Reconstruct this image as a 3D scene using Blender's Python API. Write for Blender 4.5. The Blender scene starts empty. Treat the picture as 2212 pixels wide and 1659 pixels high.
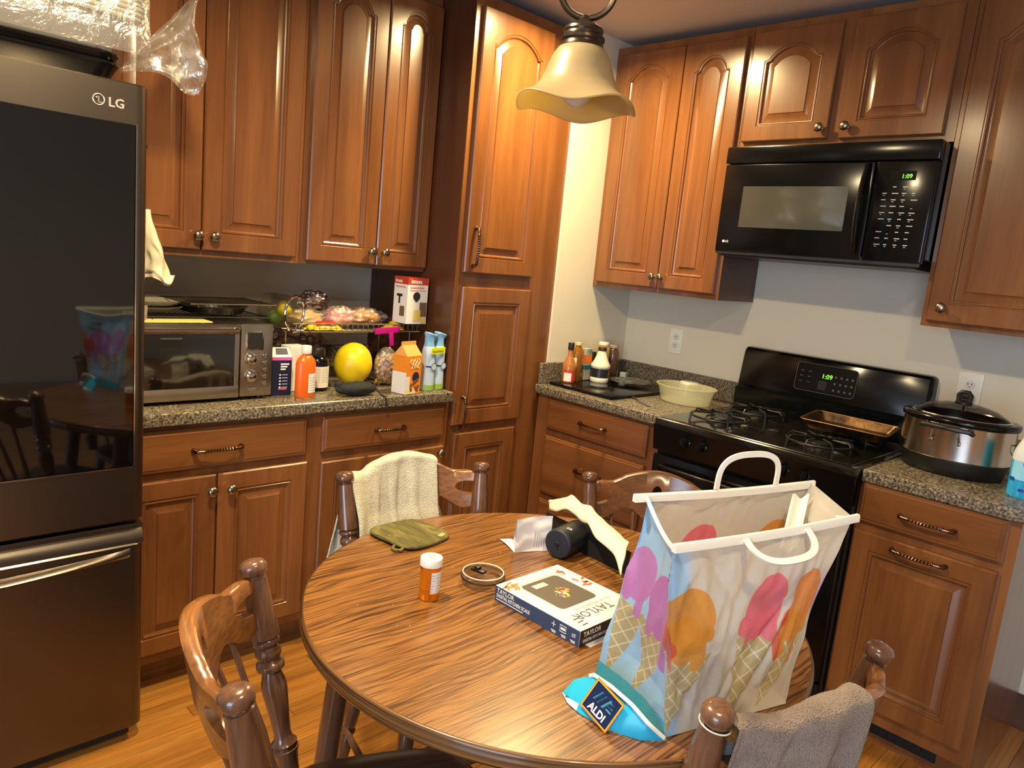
import bpy, bmesh, math, random
import numpy as np
from mathutils import Vector, Matrix, noise
random.seed(7)
PI = math.pi
COL = bpy.context.scene.collection
SC = bpy.context.scene

# ---------------------------------------------------------------- camera, world, light, exposure
def make_camera():
    yaw, pitch, roll = math.radians(45.165), math.radians(-9.677), math.radians(5.507)
    fw = Vector((math.sin(yaw)*math.cos(pitch), math.cos(yaw)*math.cos(pitch), math.sin(pitch)))
    rt = Vector((math.cos(yaw), -math.sin(yaw), 0)); up = rt.cross(fw)
    r2 = rt*math.cos(roll) + up*math.sin(roll); u2 = -rt*math.sin(roll) + up*math.cos(roll)
    cam = bpy.data.cameras.new('camera'); o = bpy.data.objects.new('camera', cam); COL.objects.link(o)
    m = Matrix((r2, u2, -fw)).transposed().to_4x4(); m.translation = Vector((-3.0552, -2.6547, 1.4667))
    o.matrix_world = m
    cam.sensor_width = 36; cam.lens = 1599.2/2212*36; cam.clip_start = .05
    SC.camera = o
make_camera()
vs = SC.view_settings
vs.view_transform = 'Standard'; vs.look = 'None'; vs.gamma = 1; vs.use_curve_mapping = False
vs.exposure = 0.32
W = bpy.data.worlds.new('sky'); SC.world = W; W.use_nodes = True
bgn = W.node_tree.nodes['Background']; bgn.inputs[0].default_value = (.55, .7, 1, 1); bgn.inputs[1].default_value = 1.0
def area(name, loc, rot, sx, sy, power, col, shape='RECTANGLE', spread=180):
    l = bpy.data.lights.new(name, 'AREA'); l.shape = shape; l.size = sx; l.size_y = sy; l.energy = power; l.color = col
    l.spread = math.radians(spread)
    o = bpy.data.objects.new(name, l); COL.objects.link(o); o.location = loc; o.rotation_euler = rot
    return o
WARM = (1, .79, .46)
CANS = [(-.90, -.75, 31), (-2.45, -1.30, 36), (-2.50, -2.70, 17)]
for i, (x, y, p) in enumerate(CANS):
    area('can_light', (x, y, 2.44), (0, 0, 0), .14, .14, p, (1, .77, .38) if i == 0 else WARM, 'DISK', 165)
area('daylight', (-6.0, -3.6, 1.25), (0, -PI/2, 0), 2.0, 2.2, 90, (.62, .80, 1))     # patio door, far left behind the camera

# ---------------------------------------------------------------- materials
def L(h):
    h = h.lstrip('#'); v = [int(h[i:i+2], 16)/255 for i in (0, 2, 4)]
    return tuple(((c+.055)/1.055)**2.4 if c > .04045 else c/12.92 for c in v) + (1,)
MC = {}
def mat(name, col, rough=.5, metal=0, **kw):
    if name in MC: return MC[name]
    m = bpy.data.materials.new(name); m.use_nodes = True; MC[name] = m
    b = m.node_tree.nodes['Principled BSDF']
    b.inputs['Base Color'].default_value = L(col) if isinstance(col, str) else col
    b.inputs['Roughness'].default_value = rough; b.inputs['Metallic'].default_value = metal
    for k, v in kw.items():
        b.inputs[k.replace('_', ' ')].default_value = v
    nz = kw.get('nz')
    return m
def N(m, t, **kw):
    n = m.node_tree.nodes.new(t)
    for k, v in kw.items():
        if k in n.inputs.keys(): n.inputs[k].default_value = v
        else: setattr(n, k, v)
    return n
def bsdf(m): return m.node_tree.nodes['Principled BSDF']
def lk(m, a, b): m.node_tree.links.new(a, b)
def coords(m, scale, rand=True, rot=(0, 0, 0)):
    tc = N(m, 'ShaderNodeTexCoord'); mp = N(m, 'ShaderNodeMapping'); mp.inputs['Scale'].default_value = scale
    mp.inputs['Rotation'].default_value = rot
    src = tc.outputs['Object']
    if rand:
        oi = N(m, 'ShaderNodeObjectInfo'); ml = N(m, 'ShaderNodeVectorMath', operation='SCALE'); ad = N(m, 'ShaderNodeVectorMath', operation='ADD')
        cx = N(m, 'ShaderNodeCombineXYZ'); lk(m, oi.outputs['Random'], cx.inputs[0]); lk(m, oi.outputs['Random'], cx.inputs[1]); lk(m, oi.outputs['Random'], cx.inputs[2])
        lk(m, cx.outputs[0], ml.inputs[0]); ml.inputs['Scale'].default_value = 37.0
        lk(m, src, ad.inputs[0]); lk(m, ml.outputs[0], ad.inputs[1]); src = ad.outputs[0]
    lk(m, src, mp.inputs['Vector']); return mp.outputs[0]
def ramp(m, fac, stops):
    r = N(m, 'ShaderNodeValToRGB'); lk(m, fac, r.inputs[0]); e = r.color_ramp.elements
    while len(e) < len(stops): e.new(.5)
    for i, (p, c) in enumerate(stops): e[i].position = p; e[i].color = L(c) if isinstance(c, str) else c
    return r.outputs[0]
def bump(m, h, strength=.2, dist=.002):
    b = N(m, 'ShaderNodeBump'); b.inputs['Strength'].default_value = strength; b.inputs['Distance'].default_value = dist
    lk(m, h, b.inputs['Height']); lk(m, b.outputs[0], bsdf(m).inputs['Normal'])
def mixc(m, fac, a, b, mode='MIX'):
    x = N(m, 'ShaderNodeMix', data_type='RGBA', blend_type=mode)
    if isinstance(fac, (int, float)): x.inputs[0].default_value = fac
    else: lk(m, fac, x.inputs[0])
    for s, v in ((6, a), (7, b)):
        if isinstance(v, tuple): x.inputs[s].default_value = v
        elif isinstance(v, str): x.inputs[s].default_value = L(v)
        else: lk(m, v, x.inputs[s])
    return x.outputs[2]
def wood(name, dark, mid, light, axis='z', rough=.3, coat=.35, fine=.35, varamp=.12):
    if name in MC: return MC[name]
    m = mat(name, mid, rough); b = bsdf(m); b.inputs['Coat Weight'].default_value = coat; b.inputs['Coat Roughness'].default_value = .18
    s = {'z': (9, 9, .9), 'x': (.9, 9, 9), 'y': (9, .9, 9)}[axis]
    v = coords(m, s)
    n1 = N(m, 'ShaderNodeTexNoise', Scale=1.0, Detail=5, Roughness=.55, Distortion=.5); lk(m, v, n1.inputs['Vector'])
    c1 = ramp(m, n1.outputs[0], [(.28, dark), (.5, mid), (.75, light)])
    s2 = {'z': (110, 110, 5), 'x': (5, 110, 110), 'y': (110, 5, 110)}[axis]
    v2 = coords(m, s2)
    n2 = N(m, 'ShaderNodeTexNoise', Scale=1.0, Detail=3, Roughness=.6); lk(m, v2, n2.inputs['Vector'])
    c2 = ramp(m, n2.outputs[0], [(.35, (1-fine, 1-fine, 1-fine, 1)), (.6, (1, 1, 1, 1))])
    c = mixc(m, 1.0, c1, c2, 'MULTIPLY')
    oi = N(m, 'ShaderNodeObjectInfo'); hv = N(m, 'ShaderNodeHueSaturation'); mr = N(m, 'ShaderNodeMapRange')
    lk(m, oi.outputs['Random'], mr.inputs[0]); mr.inputs[3].default_value = 1-varamp; mr.inputs[4].default_value = 1+varamp
    lk(m, mr.outputs[0], hv.inputs['Value']); lk(m, c, hv.inputs['Color'])
    lk(m, hv.outputs[0], b.inputs['Base Color']); bump(m, n2.outputs[0], .08, .0006)
    return m
CABZ = wood('cabinet wood vertical', '#633a1c', '#7c4c27', '#8f5c32', 'z', .28, .5, .12, .07)
CABX = wood('cabinet wood horizontal', '#633a1c', '#7c4c27', '#8f5c32', 'x', .28, .5, .12, .07)
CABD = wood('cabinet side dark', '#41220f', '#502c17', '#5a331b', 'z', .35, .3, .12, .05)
CHAIRM = wood('chair stain', '#523626', '#6a4834', '#7d5a44', 'z', .22, .7, .3, .05)
RAILM = wood('rail oak', '#6e4424', '#8a592f', '#a26d3e', 'x', .28, .6, .4, .05)
SEATM = wood('seat wood', '#5a4434', '#6b5140', '#7a5f4c', 'y', .3, .4, .3, .05)
PLANK = wood('floor oak', '#8a5626', '#a8702f', '#ba843f', 'x', .26, .4, .25, .16)
def oak_table():
    m = mat('table oak laminate', '#a5652f', .28); b = bsdf(m); b.inputs['Coat Weight'].default_value = .3; b.inputs['Coat Roughness'].default_value = .15
    v = coords(m, (1.0, 1.0, 1.0), False)
    nd = N(m, 'ShaderNodeTexNoise', Scale=2.3, Detail=2, Roughness=.5); mp0 = N(m, 'ShaderNodeMapping'); mp0.inputs['Scale'].default_value = (1.0, 2.2, 1); lk(m, v, mp0.inputs[0]); lk(m, mp0.outputs[0], nd.inputs['Vector'])
    sx = N(m, 'ShaderNodeSeparateXYZ'); lk(m, v, sx.inputs[0])
    a = N(m, 'ShaderNodeMath', operation='MULTIPLY_ADD'); lk(m, nd.outputs[0], a.inputs[0]); a.inputs[1].default_value = .13; lk(m, sx.outputs[1], a.inputs[2])
    cb = N(m, 'ShaderNodeCombineXYZ'); xs = N(m, 'ShaderNodeMath', operation='MULTIPLY'); lk(m, sx.outputs[0], xs.inputs[0]); xs.inputs[1].default_value = .035
    lk(m, xs.outputs[0], cb.inputs[0]); lk(m, a.outputs[0], cb.inputs[1])
    n1 = N(m, 'ShaderNodeTexNoise', Scale=135.0, Detail=4, Roughness=.6); lk(m, cb.outputs[0], n1.inputs['Vector'])
    c1 = ramp(m, n1.outputs[0], [(.34, '#3f2713'), (.43, '#6a4522'), (.50, '#86592c'), (.72, '#966a39')])
    xs2 = N(m, 'ShaderNodeMapping'); xs2.inputs['Scale'].default_value = (6, 330, 1); lk(m, v, xs2.inputs[0])
    n2 = N(m, 'ShaderNodeTexNoise', Scale=1.0, Detail=2); lk(m, xs2.outputs[0], n2.inputs['Vector'])
    c2 = ramp(m, n2.outputs[0], [(.38, (.42, .36, .30, 1)), (.47, (1, 1, 1, 1))])
    lk(m, mixc(m, 1.0, c1, c2, 'MULTIPLY'), b.inputs['Base Color']); bump(m, n1.outputs[0], .15, .0008)
    return m
TABLEM = oak_table()
def edge_oak():
    m = mat('table edge band', '#6b4a2a', .3); b = bsdf(m)
    v = coords(m, (3, 3, 260), False); n = N(m, 'ShaderNodeTexNoise', Scale=1.0, Detail=3); lk(m, v, n.inputs['Vector'])
    lk(m, ramp(m, n.outputs[0], [(.35, '#33200f'), (.52, '#6e4c2a'), (.7, '#8f6a3f')]), b.inputs['Base Color']); b.inputs['Coat Weight'].default_value = .5
    return m
EDGEM = edge_oak()
def granite():
    m = mat('speckled laminate', '#6a6258', .28)
    v = coords(m, (1, 1, 1), False)
    n1 = N(m, 'ShaderNodeTexNoise', Scale=140.0, Detail=6, Roughness=.7); lk(m, v, n1.inputs['Vector'])
    n2 = N(m, 'ShaderNodeTexVoronoi', Scale=230.0); lk(m, v, n2.inputs['Vector'])
    c1 = ramp(m, n1.outputs[0], [(.38, '#26221e'), (.46, '#5b5348'), (.55, '#837a6a'), (.66, '#b0a691')])
    c2 = ramp(m, n2.outputs['Color'], [(.1, (.5, .48, .45, 1)), (.6, (1.1, 1.06, 1.0, 1))])
    lk(m, mixc(m, .8, c1, c2, 'MULTIPLY'), bsdf(m).inputs['Base Color'])
    return m
GRAN = granite()
def wallm(name, col):
    m = mat(name, col, .75); v = coords(m, (1, 1, 1), False); n = N(m, 'ShaderNodeTexNoise', Scale=180.0, Detail=2); lk(m, v, n.inputs['Vector']); bump(m, n.outputs[0], .12, .001); return m
WALLM = wallm('wall paint', '#d8d0bf'); CEILM = wallm('ceiling paint', '#c4bbb6')
def terry(name, c1, c2, scale=420):
    m = mat(name, c1, .95); v = coords(m, (1, 1, 1), False)
    n = N(m, 'ShaderNodeTexVoronoi', Scale=float(scale)); lk(m, v, n.inputs['Vector'])
    n2 = N(m, 'ShaderNodeTexNoise', Scale=26.0, Detail=4); lk(m, v, n2.inputs['Vector'])
    c = ramp(m, n.outputs['Distance'], [(.1, c1), (.75, c2)])
    lk(m, mixc(m, .35, c, ramp(m, n2.outputs[0], [(.35, c2), (.65, c1)])), bsdf(m).inputs['Base Color'])
    bump(m, n.outputs['Distance'], .9, .004); bsdf(m).inputs['Sheen Weight'].default_value = .3
    return m
TERRYW = terry('cream terry', '#f2ead6', '#cfc5ac'); TERRYB = terry('taupe terry', '#a08a7b', '#6c5a4e', 380)
def steel(name, col, rough, axis=(2, 260, 260)):
    m = mat(name, col, rough, 1.0); v = coords(m, axis, False); n = N(m, 'ShaderNodeTexNoise', Scale=1.0, Detail=3); lk(m, v, n.inputs['Vector']); bump(m, n.outputs[0], .12, .0004); return m
STEEL = steel('brushed steel', '#b5ab9c', .28); POTM = steel('cooker steel', '#c4bdb3', .2, (300, 300, 2))
BLKSTEEL = steel('black stainless', '#6e655d', .31, (260, 260, 2))
BRONZE = mat('aged bronze', '#6d5a48', .25, 1.0); KNOBM = mat('pewter', '#9a8d7c', .25, 1.0); HANDM = mat('antique copper pull', '#7a6152', .2, 1.0)
BLKG = mat('gloss black', '#090a0c', .16, 0, Specular_IOR_Level=.35); BLKP = mat('black plastic', '#131314', .4); BLKM = mat('matt black', '#0c0c0d', .6)
GLASSB = mat('black glass', '#050506', .04, 0, Coat_Weight=1.0); CHROME = mat('chrome', '#cfcac2', .12, 1.0)
WHITE = mat('white plastic', '#e6e4dd', .35); PAPER = mat('paper white', '#e9e6e6', .7); GREYP = mat('grey plastic', '#6d6a66', .4)
def glassy(name, col, rough=.05, alpha=.3, trans=1.0):
    m = mat(name, col, rough); b = bsdf(m); b.inputs['Transmission Weight'].default_value = trans; b.inputs['IOR'].default_value = 1.3; b.inputs['Alpha'].default_value = alpha
    return m
def emis(name, col, s):
    m = mat(name, col, .4); b = bsdf(m); b.inputs['Emission Color'].default_value = L(col); b.inputs['Emission Strength'].default_value = s; return m
LED = emis('green led', '#7dff3a', 1.6)
def film(name, col, gl=.22, df=.07, rough=.12, bs_=30.0):
    m = bpy.data.materials.new(name); m.use_nodes = True; nt = m.node_tree; nt.nodes.remove(bsdf(m)); out = nt.nodes['Material Output']
    tp = N(m, 'ShaderNodeBsdfTransparent'); gs = N(m, 'ShaderNodeBsdfGlossy'); gs.inputs['Roughness'].default_value = rough; gs.inputs[0].default_value = (1, 1, 1, 1)
    di = N(m, 'ShaderNodeBsdfDiffuse'); di.inputs[0].default_value = L(col); tp.inputs[0].default_value = tuple(.75+.25*c for c in L(col)[:3])+(1,)
    v = coords(m, (1, 1, 1), False); n = N(m, 'ShaderNodeTexNoise', Scale=bs_, Detail=4, Roughness=.6, Distortion=2.0); lk(m, v, n.inputs['Vector'])
    bp = N(m, 'ShaderNodeBump'); bp.inputs['Strength'].default_value = .9; bp.inputs['Distance'].default_value = .006; lk(m, n.outputs[0], bp.inputs['Height']); lk(m, bp.outputs[0], gs.inputs['Normal'])
    a = N(m, 'ShaderNodeMixShader'); a.inputs[0].default_value = df; lk(m, tp.outputs[0], a.inputs[1]); lk(m, di.outputs[0], a.inputs[2])
    b = N(m, 'ShaderNodeMixShader'); b.inputs[0].default_value = gl; lk(m, a.outputs[0], b.inputs[1]); lk(m, gs.outputs[0], b.inputs[2]); lk(m, b.outputs[0], out.inputs[0]); MC[name] = m
    return m
CLEAR = film('clear film', '#f5f0ea')

# ---------------------------------------------------------------- mesh helpers
class MB:
    def __init__(s): s.v = []; s.f = []; s.m = []; s.cur = 0; s.T = Matrix()
    def mi(s, i): s.cur = i; return s
    def at(s, x=0, y=0, z=0, rx=0, ry=0, rz=0):
        s.T = Matrix.Translation((x, y, z)) @ Matrix.Rotation(rz, 4, 'Z') @ Matrix.Rotation(ry, 4, 'Y') @ Matrix.Rotation(rx, 4, 'X'); return s
    def add(s, vs, fs):
        o = len(s.v); s.v += [tuple(s.T @ Vector(p)) for p in vs]; s.f += [tuple(i+o for i in f) for f in fs]; s.m += [s.cur]*len(fs); return s
    def box(s, x0, x1, y0, y1, z0, z1, b=0, seg=2):
        if b <= 0:
            return s.add([(x0,y0,z0),(x1,y0,z0),(x1,y1,z0),(x0,y1,z0),(x0,y0,z1),(x1,y0,z1),(x1,y1,z1),(x0,y1,z1)],
                         [(0,3,2,1),(4,5,6,7),(0,1,5,4),(1,2,6,5),(2,3,7,6),(3,0,4,7)])
        bm = bmesh.new(); bmesh.ops.create_cube(bm, size=1)
        for v in bm.verts: v.co = Vector(((x0+x1)/2+v.co.x*(x1-x0), (y0+y1)/2+v.co.y*(y1-y0), (z0+z1)/2+v.co.z*(z1-z0)))
        bmesh.ops.bevel(bm, geom=bm.edges[:], offset=b, segments=seg, affect='EDGES', profile=.6)
        bm.verts.index_update(); s.add([tuple(v.co) for v in bm.verts], [[v.index for v in f.verts] for f in bm.faces]); bm.free(); return s
    def lathe(s, prof, n=24, cap=True, sx=1, sy=1):
        vs = []; fs = []
        for r, z in prof:
            for k in range(n): a = 2*PI*k/n; vs.append((r*sx*math.cos(a), r*sy*math.sin(a), z))
        for j in range(len(prof)-1):
            for k in range(n): fs.append((j*n+k, j*n+(k+1)%n, (j+1)*n+(k+1)%n, (j+1)*n+k))
        if cap:
            if prof[0][0] > 1e-5: fs.append(tuple(range(n-1, -1, -1)))
            if prof[-1][0] > 1e-5: fs.append(tuple((len(prof)-1)*n+k for k in range(n)))
        return s.add(vs, fs)
    def cyl(s, r, z0, z1, n=24, r2=None): return s.lathe([(r, z0), (r if r2 is None else r2, z1)], n)
    def tube(s, pts, r, n=8, cap=True, closed=False):
        pts = [Vector(p) for p in pts]; m = len(pts); vs = []; fs = []; rr = r if isinstance(r, (list, tuple)) else [r]*m
        up = None
        for i, p in enumerate(pts):
            if closed: t = (pts[(i+1) % m]-pts[i-1]).normalized()
            else: t = (pts[min(i+1, m-1)]-pts[max(i-1, 0)]).normalized()
            if up is None: up = Vector((0, 0, 1)) if abs(t.z) < .9 else Vector((1, 0, 0))
            a = t.cross(up)
            if a.length < 1e-4: a = t.cross(Vector((0, 1, .3)))
            a.normalize(); b = a.cross(t).normalized(); up = b
            for k in range(n): an = 2*PI*k/n; vs.append(tuple(p + (a*math.cos(an)+b*math.sin(an))*rr[i]))
        for j in range(m if closed else m-1):
            for k in range(n): j2 = (j+1) % m; fs.append((j*n+k, j*n+(k+1)%n, j2*n+(k+1)%n, j2*n+k))
        if cap and not closed: fs.append(tuple(range(n-1, -1, -1))); fs.append(tuple((m-1)*n+k for k in range(n)))
        return s.add(vs, fs)
    def grid(s, fn, nu, nv, closeu=False):
        vs = [tuple(fn(i/(nu if closeu else nu-1), j/(nv-1))) for j in range(nv) for i in range(nu)]; fs = []
        for j in range(nv-1):
            for i in range(nu if closeu else nu-1): fs.append((j*nu+i, j*nu+(i+1)%nu, (j+1)*nu+(i+1)%nu, (j+1)*nu+i))
        return s.add(vs, fs)
    def prism(s, poly, z0, z1):
        n = len(poly); vs = [(x, y, z0) for x, y in poly] + [(x, y, z1) for x, y in poly]
        fs = [tuple(range(n-1, -1, -1)), tuple(range(n, 2*n))] + [(i, (i+1) % n, (i+1) % n+n, i+n) for i in range(n)]
        return s.add(vs, fs)
    def ball(s, cx, cy, cz, rx, ry=None, rz=None, n=16, m=10, fn=None):
        ry = ry or rx; rz = rz or rx; vs = []; fs = []
        for j in range(m+1):
            t = PI*j/m
            for k in range(n):
                a = 2*PI*k/n; d = Vector((math.sin(t)*math.cos(a), math.sin(t)*math.sin(a), math.cos(t)))
                q = fn(d) if fn else 1
                vs.append((cx+rx*d.x*q, cy+ry*d.y*q, cz+rz*d.z*q))
        for j in range(m):
            for k in range(n): fs.append((j*n+k, (j+1)*n+k, (j+1)*n+(k+1)%n, j*n+(k+1)%n))
        return s.add(vs, fs)
    def build(s, name, mats, parent=None, smooth=True, ang=35, loc=None, fix=True):
        me = bpy.data.meshes.new(name); me.from_pydata(s.v, [], s.f)
        mats = mats if isinstance(mats, (list, tuple)) else [mats]
        for m in mats: me.materials.append(m)
        if len(mats) > 1: me.polygons.foreach_set('material_index', s.m)
        bm = bmesh.new(); bm.from_mesh(me); bmesh.ops.remove_doubles(bm, verts=bm.verts, dist=1e-6)
        if fix: bmesh.ops.recalc_face_normals(bm, faces=bm.faces)
        bm.to_mesh(me); bm.free()
        if smooth:
            me.polygons.foreach_set('use_smooth', [True]*len(me.polygons)); me.set_sharp_from_angle(angle=math.radians(ang))
        o = bpy.data.objects.new(name, me); COL.objects.link(o)
        if parent: o.parent = parent
        if loc: o.location = loc
        return o
def tag(o, label=None, cat=None, group=None, kind=None):
    for k, v in (('label', label), ('category', cat), ('group', group), ('kind', kind)):
        if v: o[k] = v
    return o
def thing(name, label, cat, loc=(0, 0, 0), rz=0, group=None, rot=None):
    o = bpy.data.objects.new(name, None); COL.objects.link(o); o.empty_display_size = .1
    o.location = loc; o.rotation_euler = rot or (0, 0, rz); return tag(o, label, cat, group)
def struct(name, mb, m, **k): return tag(mb.build(name, m, **k), kind='structure')
def text(body, size, m, parent, loc, rot=(0, 0, 0), ext=.0004, name='lettering', align='LEFT', sx=1.0, bold=0):
    c = bpy.data.curves.new(name, 'FONT'); c.body = body; c.size = size; c.extrude = ext; c.align_x = align; c.offset = bold; c.resolution_u = 2
    t = bpy.data.objects.new('tmp', c); me = bpy.data.meshes.new_from_object(t); bpy.data.objects.remove(t); bpy.data.curves.remove(c)
    me.materials.clear(); me.materials.append(m)
    o = bpy.data.objects.new(name, me); COL.objects.link(o); o.parent = parent; o.location = loc; o.rotation_euler = rot; o.scale = (sx, 1, 1)
    return o
def nz(p, s=1.0): return noise.noise(Vector(p)*s)
FRONT = (PI/2, 0, 0)

# ================================================================ ROOM SHELL
AY = .21; BX = 0.0; CZ = 2.47
b = MB().box(-6.3, .1, -6.1, .3, -.06, -.012); fl = struct('floor', b, PLANK)
# the planks in view, one object each
def planks():
    meshes = {}
    rnd = random.Random(3); y = -.335; row = 0; cnt = 0
    while y > -3.1:
        x = -3.7 - rnd.random()*.7
        while x < -.0:
            ln = rnd.choice((.9, 1.1, 1.3, 1.5))
            # skip planks that nothing shows of
            if x+ln > -3.4 and not (row > 38 and x+ln < -2.4):
                if ln not in meshes:
                    mb = MB().box(.0006, ln-.0006, -.0285, .0285, -.012, 0, .0012, 1)
                    o = mb.build('plank', PLANK, fl, smooth=False); meshes[ln] = o.data; o.location = (x, y, 0)
                else:
                    o = bpy.data.objects.new('plank', meshes[ln]); COL.objects.link(o); o.parent = fl; o.location = (x, y, 0)
                cnt += 1
            x += ln
        y -= .058; row += 1
    return cnt
planks()
struct('ceiling', MB().box(-6.3, .1, -6.1, .3, CZ, CZ+.05), CEILM)
struct('wall_back', MB().box(-6.3, .1, AY, AY+.08, 0, CZ), WALLM)
struct('wall_right', MB().box(0, .08, -6.1, AY, 0, CZ), WALLM)
struct('wall_corner', MB().box(-.56, 0, -.392, -.30, 0, CZ), WALLM)
# rear wall, left wall with patio door opening
b = MB().box(-6.3, .1, -6.1, -6.02, 0, CZ)
struct('wall_rear', b, WALLM)
b = MB(); b.box(-6.3, -6.22, -2.5, .3, 0, CZ); b.box(-6.3, -6.22, -6.1, -4.7, 0, CZ); b.box(-6.3, -6.22, -4.7, -2.5, 2.25, CZ)
struct('wall_left', b, WALLM)
WT = mat('painted trim', '#d8d4ca', .4)
def winframe(name, pts, axis):
    b = MB()
    (a0, a1, z0, z1, c) = pts
    def bx(u0, u1, w0, w1):
        if axis == 'y': b.box(u0, u1, c-.04, c+.04, w0, w1)
        else: b.box(c-.04, c+.04, u0, u1, w0, w1)
    bx(a0, a1, z0, z0+.06); bx(a0, a1, z1-.06, z1); bx(a0, a0+.06, z0, z1); bx(a1-.06, a1, z0, z1); m = (a0+a1)/2; bx(m-.03, m+.03, z0, z1)
    return struct(name, b, WT, smooth=False)
winframe('door_1', (-4.7, -2.5, 0, 2.25, -6.26), 'x')
BASEM = wood('baseboard wood', '#3e2414', '#4c2d1a', '#5a3822', 'y', .35, .3, .2, .05)
struct('baseboard_right', MB().box(-.014, 0, -6.0, -2.262, 0, .125, .003, 1), BASEM)
# ceiling cans
for i, (x, y, p) in enumerate(CANS):
    t = thing('recessed_light', ['warm recessed ceiling light nearest the stove corner', 'warm recessed ceiling light over the fridge side of the table', 'warm recessed ceiling light over the camera side of the room'][i], 'ceiling light', (x, y, CZ), group='recessed ceiling lights')
    MB().lathe([(.085, 0), (.085, -.006), (.072, -.008), (.07, 0)], 32).build('trim_ring', WHITE, t)
    MB().cyl(.07, -.003, -.001, 32).build('diffuser', emis('can diffuser', '#ffd9a0', 3.0), t)

# ================================================================ CABINETRY
def contour(w, h, m, rise, d=0.0):
    """opening of a raised-panel door (shrunk by d), counter-clockwise, and matching outer points"""
    x0, x1, z0, z1 = m+d, w-m-d, m+d, h-m-d
    if rise <= 0: return [(x0, z0), (x1, z0), (x1, z1), (x0, z1)], [(0, 0), (w, 0), (w, h), (0, h)]
    r = rise*(x1-x0)/(w-2*m); zs = z1-r; sh = max(.004, .016-d*.25)
    inn = [(x0, z0), (x1, z0), (x1, zs-.004)]; out = [(0, 0), (w, 0), (w, zs)]
    a0, a1 = x0+sh, x1-sh; K = 16; cx = (a0+a1)/2; half = (a1-a0)/2
    R = (half**2+r**2)/(2*r); th = math.asin(min(1, half/R))
    for k in range(K+1):
        t = th-2*th*k/K; inn.append((cx+R*math.sin(t), zs+(R*math.cos(t)-R+r))); out.append((cx+half*(1-2*k/K)*(w/2/half), h))
    inn.append((x0, zs-.004)); out.append((0, zs))
    return inn, out
def door_mesh(w, h, th=.02, m=.055, rise=0.0):
    inn, out = contour(w, h, m, rise); b = MB(); n = len(inn)
    e = .004
    o2 = [(min(max(x, e), w-e), min(max(z, e), h-e)) for x, z in out]
    loops = [[(x, th, z) for x, z in out], [(x, e, z) for x, z in out], [(x, 0, z) for x, z in o2]]
    for d, y in ((0, 0), (.002, .0035), (.006, .0035), (.008, .001), (.011, .0015), (.013, .009), (.017, .0115), (.020, .0115), (.044, .0035), (.0455, .0005)):
        loops.append([(x, y, z) for x, z in contour(w, h, m, rise, d)[0]])
    vs = [p for l in loops for p in l]; fs = []
    for j in range(len(loops)-1):
        for i in range(n): fs.append((j*n+i, j*n+(i+1) % n, (j+1)*n+(i+1) % n, (j+1)*n+i))
    fs.append(tuple((len(loops)-1)*n+i for i in range(n))); fs.append(tuple(range(n-1, -1, -1)))
    return b.add(vs, fs)
def slab_mesh(w, h, th=.02):
    b = MB(); e = .012
    L1 = [(0, 0), (w, 0), (w, h), (0, h)]
    def ins(d): return [(d, d), (w-d, d), (w-d, h-d), (d, h-d)]
    loops = [[(x, th, z) for x, z in L1], [(x, .006, z) for x, z in L1], [(x, .003, z) for x, z in ins(.004)], [(x, .003, z) for x, z in ins(.009)], [(x, 0, z) for x, z in ins(.013)]]
    vs = [p for l in loops for p in l]; fs = []
    for j in range(4):
        for i in range(4): fs.append((j*4+i, j*4+(i+1) % 4, (j+1)*4+(i+1) % 4, (j+1)*4+i))
    fs += [(16, 17, 18, 19), (3, 2, 1, 0)]
    return b.add(vs, fs)
def knob(parent, x, z):
    b = MB().at(x, 0, z, PI/2, 0, 0)
    b.lathe([(.009, 0), (.009, .002), (.005, .004), (.005, .012), (.009, .015), (.0155, .018), (.0165, .022), (.0145, .026), (.009, .029), (.003, .0302), (.0001, .0304)], 20)
    b.build('knob', KNOBM, parent)
def pull(parent, x, z, ln=.135, vert=False):
    b = MB().at(x, 0, z, 0, PI/2 if vert else 0, 0)
    h = ln/2; n = 34; vs = []; fs = []
    for i in range(n+1):
        t = i/n; xx = -h*.62+2*h*.62*t; a = t*PI*5; r = .0058
        yy = -.026-.004*math.sin(PI*t)
        for k in range(4): an = a+k*PI/2; vs.append((xx, yy+r*math.cos(an), r*math.sin(an)))
    for i in range(n):
        for k in range(4): fs.append((i*4+k, i*4+(k+1) % 4, (i+1)*4+(k+1) % 4, (i+1)*4+k))
    b.add(vs, fs)
    for s in (-1, 1):
        b.tube([(s*h*.60, -.026, 0), (s*h*.66, -.0262, 0), (s*h*.7, -.0265, 0), (s*h*.85, -.0245, 0), (s*h*.97, -.017, 0), (s*h, -.001, 0)], [.0062, .0065, .0045, .0062, .0075, .0085], 10)
    b.build('handle', HANDM, parent, ang=50)
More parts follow.
